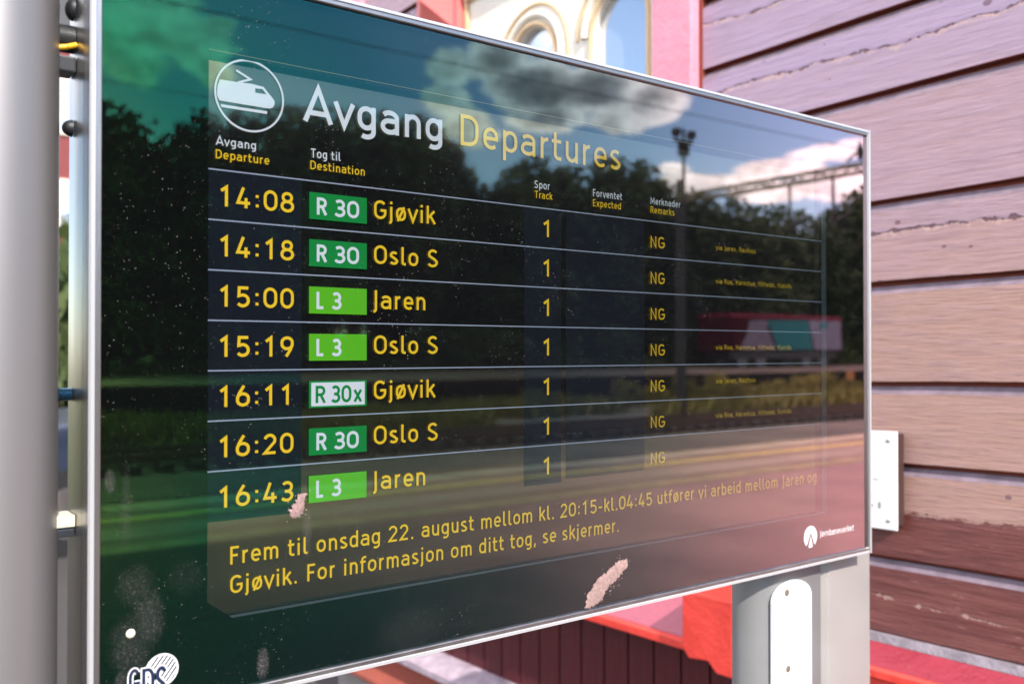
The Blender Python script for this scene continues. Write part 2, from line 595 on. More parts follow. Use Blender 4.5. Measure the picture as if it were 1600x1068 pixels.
    bp.inputs['Strength'].default_value = 0.8
    bp.inputs['Distance'].default_value = 0.004
    t.l.new(h, bp.inputs['Height']); t.l.new(bp.outputs[0], b.inputs['Normal'])
    return m


def board_material():
    m = bpy.data.materials.new('maroon_board')
    m.use_nodes = True
    t = NT(m.node_tree)
    b = m.node_tree.nodes['Principled BSDF']
    tcn = t.new('ShaderNodeTexCoord')
    oi = t.new('ShaderNodeObjectInfo')
    x, y, z = t.sep(tcn.outputs['Object'])
    v = t.comb(t.m('MULTIPLY', oi.outputs['Random'], 31.0), y, z)
    streak = t.noise(t.mapv(v, (1, 24, 2)), 3, 5, .6)
    col = t.mix(streak, (0.05, 0.009, 0.010), (0.10, 0.018, 0.022))
    b.inputs['Specular IOR Level'].default_value = 0.3
    spot = t.ramp(t.noise(t.mapv(v, (1, 3, 1)), 32, 4, .7), .66, .74, 0, .45)
    col = t.mix(spot, col, (0.42, 0.22, 0.22))
    t.l.new(col, b.inputs['Base Color'])
    b.inputs['Roughness'].default_value = 0.36
    bp = t.new('ShaderNodeBump')
    bp.inputs['Strength'].default_value = 0.4
    bp.inputs['Distance'].default_value = 0.004
    t.l.new(streak, bp.inputs['Height']); t.l.new(bp.outputs[0], b.inputs['Normal'])
    return m


def window_glass():
    m = bpy.data.materials.new('window_glass')
    m.use_nodes = True
    t = NT(m.node_tree)
    b = m.node_tree.nodes['Principled BSDF']
    b.inputs['Base Color'].default_value = (0.62, 0.66, 0.72, 1)
    b.inputs['Metallic'].default_value = 0.0
    b.inputs['Roughness'].default_value = 0.02
    g = t.new('ShaderNodeBsdfGlossy'); g.inputs['Roughness'].default_value = 0.01
    g.inputs['Color'].default_value = (0.62, 0.66, 0.70, 1)
    mx = t.new('ShaderNodeMixShader'); mx.inputs[0].default_value = 0.72
    t.l.new(b.outputs[0], mx.inputs[1]); t.l.new(g.outputs[0], mx.inputs[2])
    t.l.new(mx.outputs[0], m.node_tree.nodes['Material Output'].inputs[0])
    return m


def ground_material(name, a, b_, scale, rough=.9, bump=.6, bdist=.02, thr=(.4, .6), fine=None):
    m = bpy.data.materials.new(name)
    m.use_nodes = True
    t = NT(m.node_tree)
    b = m.node_tree.nodes['Principled BSDF']
    tcn = t.new('ShaderNodeTexCoord')
    v = tcn.outputs['Object']
    n = t.noise(v, scale, 5, .6)
    col = t.mix(t.ramp(n, *thr), a, b_)
    f = t.noise(v, fine or scale * 22, 3, .7)
    col = t.mix(t.ramp(f, .35, .75, 0, .5), col, tuple(c * .55 for c in a))
    t.l.new(col, b.inputs['Base Color'])
    b.inputs['Roughness'].default_value = rough
    bp = t.new('ShaderNodeBump')
    bp.inputs['Strength'].default_value = bump
    bp.inputs['Distance'].default_value = bdist
    t.l.new(f, bp.inputs['Height']); t.l.new(bp.outputs[0], b.inputs['Normal'])
    return m


def leaf_material(name, c1, c2):
    m = bpy.data.materials.new(name)
    m.use_nodes = True
    t = NT(m.node_tree)
    b = m.node_tree.nodes['Principled BSDF']
    tcn = t.new('ShaderNodeTexCoord')
    oi = t.new('ShaderNodeObjectInfo')
    n = t.noise(tcn.outputs['Object'], 1.1, 4)
    f = t.m('ADD', t.ramp(n, .35, .65), t.m('MULTIPLY', t.m('SUBTRACT', oi.outputs['Random'], .5), .6), clamp=True)
    t.l.new(t.mix(f, c1, c2), b.inputs['Base Color'])
    b.inputs['Roughness'].default_value = .65
    b.inputs['Specular IOR Level'].default_value = .25
    return m


M_plank = plank_material()
M_board = board_material()
M_wglass = window_glass()
M_glass = glass_coated()
M_lcd = lcd_surface()
M_leaf = [leaf_material('leaf_dark', (.018, .034, .012), (.045, .068, .02)),
          leaf_material('leaf_mid', (.03, .05, .014), (.075, .095, .028)),
          leaf_material('leaf_spruce', (.012, .024, .012), (.028, .045, .018)),
          leaf_material('leaf_yellow', (.16, .15, .03), (.26, .20, .05))]
M_bark = material('bark', (.09, .07, .055), .9, var=.3, vscale=3, bump=.6, bscale=14)

# ------------------------------------------------------------------ ground, platform, tracks
def sheet(name, x0, x1, y0, y1, z, mat, kind='structure'):
    o = MB().add([(x0, y0, z), (x1, y0, z), (x1, y1, z), (x0, y1, z)], [(0, 1, 2, 3)]).build(name, mat, kind=kind)
    return o


YO = -CAM.y                                   # world y = YO - P
PE = 9.6                                      # platform edge, metres from the mirrored eye
YE = YO - PE
M_ballast = ground_material('ballast', (.13, .10, .085), (.20, .155, .12), .35, bump=.9, bdist=.05, fine=9)
M_asph = ground_material('platform_asphalt', (.31, .19, .145), (.38, .24, .19), .45, bump=.3, bdist=.006, fine=60)
M_asph2 = ground_material('trodden_asphalt', (.40, .27, .21), (.48, .33, .26), .6, bump=.3, bdist=.006, fine=60)
M_coping = ground_material('concrete_coping', (.50, .37, .27), (.60, .45, .33), 1.5, bump=.3, bdist=.005, fine=40)
M_yel = material('platform_line_yellow', (.70, .48, .17), .7, var=.25, vscale=6)
M_grass = ground_material('grass_ground', (.06, .085, .02), (.15, .15, .045), .25, bump=.9, bdist=.08, fine=5)
M_earth = ground_material('dry_verge', (.20, .14, .07), (.30, .21, .10), .2, bump=.9, bdist=.05, fine=6)

sheet('ground', -400, 500, -400, 400, -0.85, M_earth)
sheet('track_bed', -200, 300, YO - 27, YE + .3, -0.842, M_ballast)
# near platform (a slab with a face to the track), asphalt, paving strip and lines
sl = MB().box(-60, 160, YE + 0.45, 60, -0.9, 0.0).build('platform', M_asph, kind='structure')
k = 0
x = -20.0
cop = thing('platform_edge', 'pale concrete coping slabs along the platform edge across from the board', 'platform edge', (0, YE, 0))
cm = MB().box(0, 1.96, YE, YE + 0.445, -0.3, 0.012)
cme = cm.mesh('coping_slab', M_coping, bevel=.012)
while x < 60:
    o = bpy.data.objects.new('coping_slab', cme)
    COL.objects.link(o)
    o.parent = cop
    o.matrix_parent_inverse = Matrix.Translation((0, -YE, 0))
    o.location = (x, 0, random.uniform(-.004, .004))
    x += 2.0
sheet('yellow_line', -60, 160, YO - 8.83, YO - 8.62, 0.004, M_yel)
sheet('worn_line', -60, 160, YO - 7.55, YO - 7.3, 0.0045, material('worn_yellow', (.42, .29, .17), .8, var=.35, vscale=3))
sheet('paving_strip', -60, 160, YO - 8.3, YO - 7.8, 0.0045, M_asph2)
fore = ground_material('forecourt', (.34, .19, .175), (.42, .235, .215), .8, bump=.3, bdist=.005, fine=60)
# soft shadow painted into the asphalt colour, deepest on the yard side
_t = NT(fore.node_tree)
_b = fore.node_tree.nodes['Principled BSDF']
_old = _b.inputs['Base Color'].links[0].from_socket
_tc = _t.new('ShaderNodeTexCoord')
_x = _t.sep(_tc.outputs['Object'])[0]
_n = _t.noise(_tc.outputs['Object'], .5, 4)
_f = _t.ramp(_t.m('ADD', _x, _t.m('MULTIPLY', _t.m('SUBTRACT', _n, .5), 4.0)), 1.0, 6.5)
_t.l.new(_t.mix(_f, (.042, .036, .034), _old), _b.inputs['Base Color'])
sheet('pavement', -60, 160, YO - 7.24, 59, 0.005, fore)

rail_m = material('rail_steel', (.20, .13, .10), .45, .7)
slp_m = material('sleeper_wood', (.07, .055, .045), .9, var=.2, vscale=5)
for P in (12.2, 19.6):
    yc = YO - P
    tr = thing('railway_track', 'rusty railway track nearest the platform edge' if P < 15 else 'rusty railway track beyond the first one, near the dry verge', 'railway track', (0, yc, -.84), 'railway tracks')
    for s in (-1, 1):
        MB().prism([(yc + s * .7535 - .07, -.66), (yc + s * .7535 + .07, -.66), (yc + s * .7535 + .02, -.64), (yc + s * .7535 + .036, -.52), (yc + s * .7535 + .036, -.49),
                    (yc + s * .7535 - .036, -.49), (yc + s * .7535 - .036, -.52), (yc + s * .7535 - .02, -.64)], 'x', -60, 140).build('rail', rail_m, tr)
    sm = MB()
    for i in range(300):
        sx = -40 + i * .62
        sm.box(sx, sx + .25, yc - 1.25, yc + 1.25, -.83, -.662)
    sm.build('sleepers', slp_m, tr, kind='stuff')

# far platform with its shadowed face, verge behind it
ff = MB().box(-120, 260, YO - 40, YO - 30, -.9, .45)
ff.build('far_platform', ground_material('far_paving', (.24, .16, .12), (.34, .23, .17), .3, bump=.5, fine=8), kind='structure')
MB().box(-120, 260, YO - 29.99, YO - 29.93, -.86, .38).build('face_shade_sheet', material('painted_face_shade', (.018, .015, .013), .9, spec=.1, var=.3, vscale=2), kind='structure')  # near-black sheet standing in for the shade on the platform face
fe = MB().prism([(YO - 27.2, -.86), (YO - 31, -.1), (YO - 29.97, -.86)], 'x', -120, 260)
bank = MB()
nx, ny = 120, 10
for j in range(ny + 1):
    for i in range(nx + 1):
        xx = -120 + 380 * i / nx
        yy = YO - 39.8 - 60 * (j / ny)
        zz = .44 + 3.2 * (j / ny) ** 1.3 + (0.3 * noise.noise(Vector((xx * .2, yy * .2, 0))) if j else 0)
        bank.v.append((xx, yy, zz))
for j in range(ny):
    for i in range(nx):
        a = j * (nx + 1) + i
        bank.f.append((a, a + 1, a + nx + 2, a + nx + 1)); bank.mi.append(0)
bank.build('grass_bank', M_grass, kind='structure')

# tufts of dry and green grass on the verges, one mass
def tufts(name, n, xr, yr, z, hmin, hmax, mat, seed):
    rd = random.Random(seed)
    mb = MB()
    for i in range(n):
        cx = rd.uniform(*xr); cy = rd.uniform(*yr)
        if noise.noise(Vector((cx * .12, cy * .35, seed))) < -.05:
            continue
        for kk in range(5):
            a = rd.uniform(0, 6.28); h = rd.uniform(hmin, hmax); wd = h * .12
            bx, by = cx + rd.gauss(0, .15), cy + rd.gauss(0, .15)
            tx, ty = bx + math.cos(a) * h * .45, by + math.sin(a) * h * .45
            mb.add([(bx - wd * math.sin(a), by + wd * math.cos(a), z), (bx + wd * math.sin(a), by - wd * math.cos(a), z), (tx, ty, z + h)], [(0, 1, 2)])
    o = mb.build(name, mat, kind='stuff')
    o['label'] = 'dry yellow weeds and grass growing beside the railway tracks'
    o['category'] = 'grass'
    return o


tufts('dry_grass', 9000, (5, 75), (YO - 29.3, YO - 22.3), -.85, .2, .75, M_leaf[3], 3)
g2 = tufts('green_grass', 9000, (-12, 80), (YO - 44, YO - 39.9), .42, .25, .8, M_leaf[1], 5)
g2['label'] = 'rough green grass on the bank under the trees'

# ------------------------------------------------------------------ trees
def crown_mesh(name, lobes, n, size, mat, seed, droop=0.0):
    rd = random.Random(seed)
    mb = MB()
    tot = sum(l[3] ** 2 for l in lobes)
    for (cx, cy, cz, r, fz) in lobes:
        kk = int(n * r * r / tot)
        for i in range(kk):
            u = rd.uniform(-1, 1); t = rd.uniform(0, 6.283)
            rr = r * (rd.random() ** .38) * (1 + .28 * noise.noise(Vector((u * 3 + cx, t * 1.5, seed))))
            s = math.sqrt(1 - u * u)
            p = Vector((cx + rr * s * math.cos(t), cy + rr * s * math.sin(t), cz + rr * u * fz))
            if noise.noise(p * .9 + Vector((seed, 0, 0))) < -.22:
                continue
            a = Vector((rd.gauss(0, 1), rd.gauss(0, 1), rd.gauss(0, .6))).normalized()
            b = a.orthogonal().normalized()
            b.rotate(Matrix.Rotation(rd.uniform(0, 6.28), 3, a))
            c = a.cross(b)
            q = size * rd.uniform(.6, 1.4)
            mb.add([p - b * q - c * q * .4, p + b * q * .2 - c * q * .6, p + b * q + c * q * .3, p - b * q * .3 + c * q * .6], [(0, 1, 2, 3)])
    return mb.mesh(name, mat)


def trunk_mesh(h, r, seed):
    rd = random.Random(seed)
    mb = MB()
    mb.tube((0, 0, -.3), (0.05, 0, h * .5), r, r * .65, 10)
    mb.tube((0.05, 0, h * .5), (.1, .05, h * .85), r * .65, r * .2, 8)
    for i in range(7):
        a = rd.uniform(0, 6.28); z0 = h * rd.uniform(.25, .7)
        mb.tube((.03, 0, z0), (math.cos(a) * h * .2, math.sin(a) * h * .2, z0 + h * .16), r * .3, r * .08, 6)
    return mb.mesh('trunk', M_bark, smooth=True)


KIND = []
rd = random.Random(11)
for kx in range(5):
    lobes = []
    if kx < 4:
        H = 1.0
        for i in range(15):
            a = rd.uniform(0, 6.28); q = rd.uniform(0, 2.3)
            z = rd.uniform(2.0, 10.5)
            wdt = math.sin(min(1, (z - 1) / 10.8) * math.pi) ** .5
            lobes.append((math.cos(a) * q * wdt, math.sin(a) * q * wdt, z, rd.uniform(1.1, 1.9) * (.6 + .5 * wdt), .9))
        lobes.append((0, 0, 11.2, 1.2, 1.1))
        lobes.append((0, 0, 5.5, 2.6, 1.5))
        KIND.append((crown_mesh('crown', lobes, 8500, .20, M_leaf[(0, 1, 0, 1)[kx]], kx + 1), trunk_mesh(11, .22, kx)))
    else:
        for i in range(13):
            z = 1.5 + i * .85
            lobes.append((0, 0, z, 2.5 * (1 - i / 14.5) + .2, .45))
        KIND.append((crown_mesh('crown', lobes, 8000, .17, M_leaf[2], 9), trunk_mesh(12.5, .2, 9)))

TG = 'trees on the bank beyond the tracks, mirrored in the glass'


def tree(name, x, y, z, h, k, rot, wd, label, group=TG):
    e = thing(name, label, 'tree', (x, y, z), group)
    s = h / 12.4
    for nm, me in (('crown', KIND[k][0]), ('trunk', KIND[k][1])):
        o = bpy.data.objects.new(nm, me)
        COL.objects.link(o)
        o.parent = e
        o.scale = (s * wd, s * wd, s)
        o.rotation_euler = (0, 0, rot)
    return e


# skyline of the mirrored wood: pixel x, pixel y of the tree top
SKY = [(120, 172), (165, 160), (205, 178), (262, 215), (310, 172), (355, 160), (400, 168), (450, 168), (500, 172), (548, 172), (600, 180), (650, 180), (690, 205), (735, 248),
       (775, 292), (812, 262), (842, 246), (880, 262), (915, 262), (955, 245), (995, 255), (1030, 280), (1065, 305), (1100, 318), (1140, 308), (1175, 325), (1210, 318), (1245, 330),
       (1285, 350), (1312, 318), (1340, 298), (1365, 290), (1395, 300)]
names = ['broad dark tree', 'bushy mid green tree', 'dense dark tree', 'loose green tree', 'narrow dark spruce']
WHERE = ['at the left edge of the glass', 'just inside the left frame', 'left of the pictogram', 'in the dip left of the pictogram', 'behind the train pictogram', 'right of the pictogram centre',
         'under the right rim of the pictogram', 'left of the word Avgang', 'behind the first letter of Avgang', 'behind the second letter of Avgang', 'in the middle of Avgang', 'behind the last n of Avgang',
         'at the end of Avgang', 'below the start of Departures', 'in the gap below Departures', 'above the heading Spor', 'above the heading Track', 'right of the heading Spor', 'above the heading Forventet',
         'over the heading Forventet', 'left of the heading Merknader', 'behind the heading Merknader', 'at the foot of the floodlight mast', 'right of the floodlight mast', 'under the left end of the portal',
         'above the first via line', 'under the middle of the portal', 'under the portal droppers', 'at the right edge of the screen', 'right of the screen edge', 'beside the right frame', 'at the right frame', 'past the right frame']
for i, (tx, ty) in enumerate(SKY):
    P = 44 + (i * 37 % 7) * 0.7
    top_ = mirror(tx, ty, P)
    z0 = .9
    kx = (0, 1, 2, 3, 0, 4, 2, 1)[i % 8]
    sz = top_.z - z0
    tree('spruce_tree' if kx == 4 else 'birch_tree', top_.x, top_.y, z0, sz, kx, i * 1.3, (1.0 + .12 * math.sin(i)) * (1.1 + .25 * (i > 14)), 
         f'{names[kx]} beyond the tracks, mirrored {WHERE[i]}', TG)
# a second row closes the gaps between trunks
for i in range(26):
    P = 52 + (i % 3) * 2
    X = -14 + i * 4.2
    th = math.atan2(X - CAM.x, P) - R(37.25)
    pxx = 800 + F_PX * math.tan(th)
    ty = 330
    for (a, b) in zip(SKY, SKY[1:]):
        if a[0] <= pxx <= b[0]:
            ty = a[1] + (b[1] - a[1]) * (pxx - a[0]) / (b[0] - a[0])
    if pxx < 120: ty = 175
    ty = min(ty + 35, 380)
    tz = mirror(min(pxx, 1500), ty, P).z
    tree('background_tree', X, YO - P, 1.6, tz - 1.6, (1, 0, 2)[i % 3], i * 2.1, 1.5, 'tree of the second row in the wood beyond the tracks', 'second row of trees in the wood')
# undergrowth
bl = []
rd = random.Random(4)
for i in range(9):
    bl.append((rd.uniform(-1.6, 1.6), rd.uniform(-.8, .8), rd.uniform(.4, 1.5), rd.uniform(.6, 1.0), .9))
BUSH = crown_mesh('bush', bl, 2600, .13, M_leaf[1], 21)
for i in range(34):
    X = -12 + i * 2.6 + rd.uniform(-.6, .6)
    o = bpy.data.objects.new('bush', BUSH)
    COL.objects.link(o)
    o.location = (X, YO - 42.2 - rd.uniform(0, 1.2), .5)
    s = rd.uniform(.7, 1.25) * (1.45 if X < 12 else 1)
    o.scale = (s, s, s * rd.uniform(.8, 1.2)); o.rotation_euler = (0, 0, rd.uniform(0, 6))
    tag(o, 'low green bush at the foot of the wood beyond the tracks', 'bush', 'bushes along the foot of the wood')
BUSHY = crown_mesh('weed_bush', bl, 2200, .10, M_leaf[3], 22)
for i, (bx, by) in enumerate([(850, 600), (1090, 600), (1130, 612), (1190, 606), (1240, 600), (1275, 604), (1330, 596), (1000, 606)]):
    p = mirror(bx, by, 27.5)
    o = bpy.data.objects.new('weed_bush', BUSHY)
    COL.objects.link(o)
    o.location = (p.x, p.y, -.85); s = .45 + .1 * (i % 3)
    o.scale = (s, s, s); o.rotation_euler = (0, 0, i)
    tag(o, 'yellowish weed bush below the far platform face', 'bush', 'weed bushes below the far platform')

# ------------------------------------------------------------------ mast, portal, wires, wagon (all seen in the glass)
mast_m = material('tarred_mast', (.022, .022, .024), .8)
truss_m = material('painted_truss', (.10, .09, .045), .6, .3)
p = mirror(1068, 196, 20)
mz = p.z
lm = thing('floodlight_mast', 'tall dark mast carrying two floodlights beyond the platform', 'mast', (p.x, p.y, -.85))
MB().tube((p.x, p.y, -.85), (p.x, p.y, mz - .1), .07, .05, 12).build('pole', mast_m, lm, smooth=True)
MB().box(p.x - .42, p.x + .42, p.y - .04, p.y + .04, mz - .55, mz - .47).box(p.x - .16, p.x + .16, p.y - .1, p.y + .1, mz - .95, mz - .55).build('crossbar', mast_m, lm)
for s in (-1, 1):
    MB().box(p.x + s * .34 - .10, p.x + s * .34 + .10, p.y - .10, p.y + .12, mz - .38, mz - .14).box(p.x + s * .34 - .04, p.x + s * .34 + .04, p.y - .02, p.y + .02, mz - .48, mz - .38).build('floodlight', mast_m, lm, bevel=.02)

pa, pb = mirror(1082, 302, 23.9), mirror(1365, 259, 16.6)
gx, gz = 26.9, 7.25
gy0, gy1 = YO - 25.0, YO - 9.0
gt = thing('catenary_portal', 'steel lattice portal spanning the tracks with masts at both ends', 'catenary portal', (gx, gy0, -.85))
tm = MB()
for (ox, oz) in ((-.22, 0), (.22, 0), (-.22, .26), (.22, .26)):
    tm.tube((gx + ox, gy0, gz + oz), (gx + ox, gy1, gz + oz), .038, n=6)
nn = 26
for i in range(nn):
    ya = gy0 + (gy1 - gy0) * i / nn; yb = gy0 + (gy1 - gy0) * (i + 1) / nn
    za, zb = (0, .26) if i % 2 else (.26, 0)
    for ox in (-.22, .22):
        tm.tube((gx + ox, ya, gz + za), (gx + ox, yb, gz + zb), .022, n=5)
    tm.tube((gx - .22, ya, gz + za), (gx + .22, ya, gz + za), .02, n=5)
tm.build('lattice_beam', truss_m, gt)
for yy in (gy0, gy1):
    MB().tube((gx, yy, -.85), (gx, yy, gz + .9), .14, .11, 10).build('mast', mast_m, gt, smooth=True)
for P in (18.2, 19.9, 17.0):
    yy = YO - P
    m_ = MB().tube((gx, yy, gz), (gx, yy, gz - 1.6), .05, n=6).tube((gx, yy, gz - 1.5), (gx - .1, yy + .9, gz - 1.2), .025, n=6).tube((gx, yy, gz - .9), (gx - .1, yy + .9, gz - 1.2), .025, n=6)
    m_.tube((gx, yy + .15, gz - 1.42), (gx, yy + .4, gz - 1.34), .06, n=8)
    m_.build('dropper_arm', mast_m, gt)
p = mirror(1332, 222, 17.2)
m_ = MB().tube((gx, p.y, gz + .4), (gx, p.y, p.z + .05), .07, .05, 8).tube((gx, p.y - .1, p.z - .3), (gx, p.y + 1.6, p.z - .32), .035, n=6).tube((gx, p.y, gz + .75), (gx, p.y + .5, gz + .42), .04, n=6).tube((gx, p.y, gz + .75), (gx, p.y - .5, gz + .42), .04, n=6)
m_.tube((gx, p.y, p.z - .45), (gx, p.y, p.z - .1), .1, .1, 8)
m_.build('insulator_post', mast_m, gt)

wire_m = material('overhead_wire', (.05, .05, .055), .6, .3)
for (P, z, lab) in ((12.2, 6.2, 'contact wire above the nearest track'), (12.25, 7.35, 'messenger wire above the nearest track'), (19.6, 5.9, 'contact wire above the second track'),
                    (19.7, 7.1, 'messenger wire above the second track'), (15.6, 8.9, 'high feeder wire between the tracks')):
    yy = YO - P
    pts = []
    for i in range(41):
        X = -40 + i * 4
        pts.append((X, yy, z - .25 * math.sin(math.pi * ((X + 33.1) % 60) / 60)))
    o = MB().path(pts, .008, 5).build('overhead_wire', wire_m)
    tag(o, 'thin dark ' + lab, 'wire', 'overhead wires along the tracks')

# red wagon with a painted side standing behind the far platform
wa, wb = mirror(1096, 491, 36), mirror(1316, 491, 36)
wx0, wx1, wy = wa.x + 2.6, wb.x, wa.y
wz1 = (wa.z + wb.z) / 2
wt = thing('railway_wagon', 'dark red railway wagon with teal and lilac painted side, parked beyond the tracks', 'wagon', (wx0, wy, .45))
red_w = material('wagon_red', (.05, .005, .010), .9, spec=.05, var=.15, vscale=1.5)
MB().box(wx0, wx1, wy - 2.6, wy, 1.5, wz1 - .25).build('body', red_w, wt, bevel=.08)
MB().prism([(wy + .05, wz1 - .25), (wy - .25, wz1), (wy - 2.35, wz1), (wy - 2.65, wz1 - .25)], 'x', wx0 - .05, wx1 + .05).build('roof', material('wagon_roof', (.15, .014, .03), .9, spec=.1, var=.1, vscale=1), wt)
MB().box(wx0 + .3, wx1 - .3, wy - 2.2, wy - .3, 1.05, 1.495).build('underframe', black_rubber, wt)
for wx in (wx0 + 1.5, wx0 + 3.3, wx1 - 3.3, wx1 - 1.5):
    for yy in (wy - .5, wy - 2.0):
        MB().tube((wx, yy - .07, .93), (wx, yy + .07, .93), .47, n=24).build('wheel', dark_steel, wt, smooth=True)
tl, ll, ll2 = material('mural_teal', (.03, .17, .18), .8, spec=.1, var=.1, vscale=1), material('mural_lilac', (.24, .22, .28), .8, spec=.1, var=.15, vscale=1.4), material('mural_mauve', (.20, .16, .21), .8, spec=.1, var=.2, vscale=2)


def wxz(px, py):
    q = mirror(px, py, 36)
    return (q.x, min(max(q.z, 1.56), wz1 - .3))


def flat_on(name, pts, yy, mat, parent, th=.01):
    return MB().prism(pts, 'y', yy, yy + th).build(name, mat, parent)


flat_on('mural_panel', [wxz(1172, 500), wxz(1202, 500), wxz(1198, 510), wxz(1212, 546), wxz(1155, 546), wxz(1166, 524)], wy + .005, ll2, wt)
flat_on('mural_panel', [wxz(1197, 500), wxz(1262, 500), wxz(1270, 546), wxz(1214, 546), wxz(1206, 520)], wy + .02, tl, wt)
flat_on('mural_panel', [wxz(1264, 500), wxz(1313, 500), wxz(1315, 546), wxz(1273, 546)], wy + .005, ll, wt)
flat_on('mural_emblem', [wxz(1281, 505), wxz(1290, 503), wxz(1293, 510), wxz(1286, 514), wxz(1280, 511)], wy + .02, tl, wt)

# orange sign on a post beside the wagon
p = mirror(1328, 586, 26)
so = thing('track_marker', 'small orange marker board on a post by the far platform', 'sign', (p.x, p.y, -.85))
MB().box(p.x - .32, p.x + .32, p.y, p.y + .03, p.z - .22, p.z + .22).build('board', material('marker_orange', (.42, .17, .03), .6), so, bevel=.01)
MB().tube((p.x, p.y - .03, -.85), (p.x, p.y - .03, p.z + .2), .035, n=8).build('post', mast_m, so)

# ------------------------------------------------------------------ station building
XW = 1.44
SH = 0.0214


def sh(o):
    for v in o.data.vertices:
        pass
    return o


class WMB(MB):
    """a mesh in the sagging wall: every point slides down a little with distance"""
    def build(s, name, mats, parent=None, **kw):
        s.v = [(x, y, z - SH * (y - .267)) for (x, y, z) in s.v]
        return MB.build(s, name, mats, parent, **kw)


YB0, YB1 = -0.135, 2.50
BZ = XW
bld = thing('station_building', 'old timber station building with faded pink planks above dark red boarding', 'building', (XW, YB0, 0))
WY0, WY1 = 0.723, 1.945       # window casing
JO = [.943, 1.094, 1.279, 1.438, 1.6375, 1.801, 2.019, 2.181]
z = 2.181
rd = random.Random(3)
while z < 4.3:
    z += rd.choice((.17, .19, .205))
    JO.append(z)
WTOP = 2.80
WBOT = .96


edge_mat = material('dimmed_edge', (.20, .145, .18), .8, var=.3, vscale=30)  # darker chamfer colour that dims the sun caught on the plank edges


def plank(y0, y1, z0, z1, cr, tone):
    g = .009                     # groove
    ch = .015
    X0 = XW
    prof = [(X0 + .022, z0), (X0 + .001, z0), (X0, z0 + .001), (X0, z1 - g - ch), (X0 + .012, z1 - g), (X0 + .022, z1 - g)]
    mb = WMB()
    n = len(prof)
    L = max(2, int((y1 - y0) / .06))
    vs = []
    rr = random.Random(int(z0 * 999 + y0 * 77))
    ph = rr.uniform(0, 50)
    for j in range(L + 1):
        y = y0 + (y1 - y0) * j / L
        for i, (px_, pz_) in enumerate(prof):
            dz = .0022 * noise.noise(Vector((y * 3.5, ph + (0 if i < 3 else 9), 0)))
            dx_ = .0018 * noise.noise(Vector((y * 2.0, ph + 20, pz_ * 2)))
            vs.append((px_ + dx_, y, pz_ + dz))
    fs, mi = [], []
    for j in range(L):
        for i in range(n - 1):
            fs.append((j * n + i, j * n + i + 1, (j + 1) * n + i + 1, (j + 1) * n + i))
            mi.append(1 if i in (0, 1) else 2 if i in (3, 4) else 0)
    mb.add(vs, fs); mb.mi = mi
    mb.add([vs[i] for i in range(n)], [tuple(range(n))]); mb.add([vs[L * n + i] for i in range(n)], [tuple(range(n))])
    # origin at the plank's lower edge so the grain follows it
    o = mb.build('plank', [M_plank, maroon_deep, edge_mat], None)
    for v in o.data.vertices:
        v.co.z -= z0
    o.parent = bld
    o.matrix_parent_inverse = Matrix.Translation(-Vector(bld.location))
    o.location = (0, 0, z0)
    o.color = (cr, tone, 0, 1)
    return o


CR = {0: (.45, .0), 1: (2, .0), 2: (2, .03), 3: (2, .08), 4: (.60, .30), 5: (2, .6), 6: (.55, .9), 7: (.55, 1)}
for i in range(len(JO) - 1):
    z0, z1 = JO[i], JO[i + 1]
    c, tn = CR.get(i, (rd.choice((.5, .7, 2)), rd.uniform(.7, 1)))
    c = c * (z1 - z0) / .2
    if z1 > WBOT and z0 < WTOP:
        plank(YB0 + .0, WY0 - .012, z0, z1, c, tn)
        plank(WY1 + .012, YB1 - .1, z0, z1, rd.uniform(.3, .8) * .9, .7)
    else:
        plank(YB0, YB1 - .1, z0, z1, c, tn)
# backing wall with an opening for the window
bk = WMB()
bk.box(XW + .023, XW + .14, YB0 + .01, WY0 + .10, .05, 4.35).box(XW + .023, XW + .14, WY1 - .10, YB1 - .01, .05, 4.35)
bk.box(XW + .0235, XW + .14, WY0 + .1, WY1 - .1, WTOP - .05, 4.35).box(XW + .0235, XW + .14, WY0 + .1, WY1 - .1, .05, WBOT + .02)
bk.build('backing_wall', maroon_deep, bld)
WMB().box(XW - .018, XW + .03, YB1 - .1, YB1 + .01, .5, 4.35).build('corner_board', pink_paint, bld, bevel=.004)
WMB().box(XW + .0, XW + .0225, WY0 - .012, WY0 - .0005, WBOT, WTOP).build('groove_strip', maroon_deep, bld)
# the other walls, roof: plain long boards, never in view
MB().box(XW + .15, XW + 9, YB0 + .012, YB0 + .12, .05, 4.3).build('front_wall', maroon_deep, bld)
zq = .40
while zq < 4.2:
    hq = rd.choice((.16, .18, .2))
    pb_ = MB().prism([(YB0 + .0115, 0), (YB0 - .012, 0), (YB0 - .012, hq - .024), (YB0, hq - .009), (YB0 + .0115, hq - .009)], 'x', XW + .09, XW + 8.99)
    pb_.v = [(a_, b_, c_) for (a_, b_, c_) in pb_.v]
    oq = pb_.build('plank', M_plank, bld)
    oq.location.z += zq
    oq.color = (2, rd.uniform(.1, .8), 0, 1)
    zq += hq
MB().box(XW + .024, XW + .0895, YB0 - .03, YB0 - .0005, .36, 4.3).build('corner_board', pink_paint, bld, bevel=.004)
MB().box(XW + .15, XW + 9, YB1 - .12, YB1, .05, 4.2).build('rear_wall', maroon_deep, bld)
MB().box(XW + 8.9, XW + 9.02, YB0 + .12, YB1 - .12, .05, 4.2).build('side_wall', maroon_deep, bld)
MB().prism([(YB0 - .05, 4.36), (YB1 + .3, 4.2), ((YB0 + YB1) / 2, 5.6)], 'x', XW - .03, XW + 9.3).build('roof', material('roof_slate', (.07, .07, .075), .7, var=.2, vscale=5), bld)

# window: casing, corner block, arched lights
win = WMB().box(XW - .030, XW + .1, WY0, WY0 + .128, WBOT, WTOP - .13).build('window', pink_paint, bld, bevel=.004)


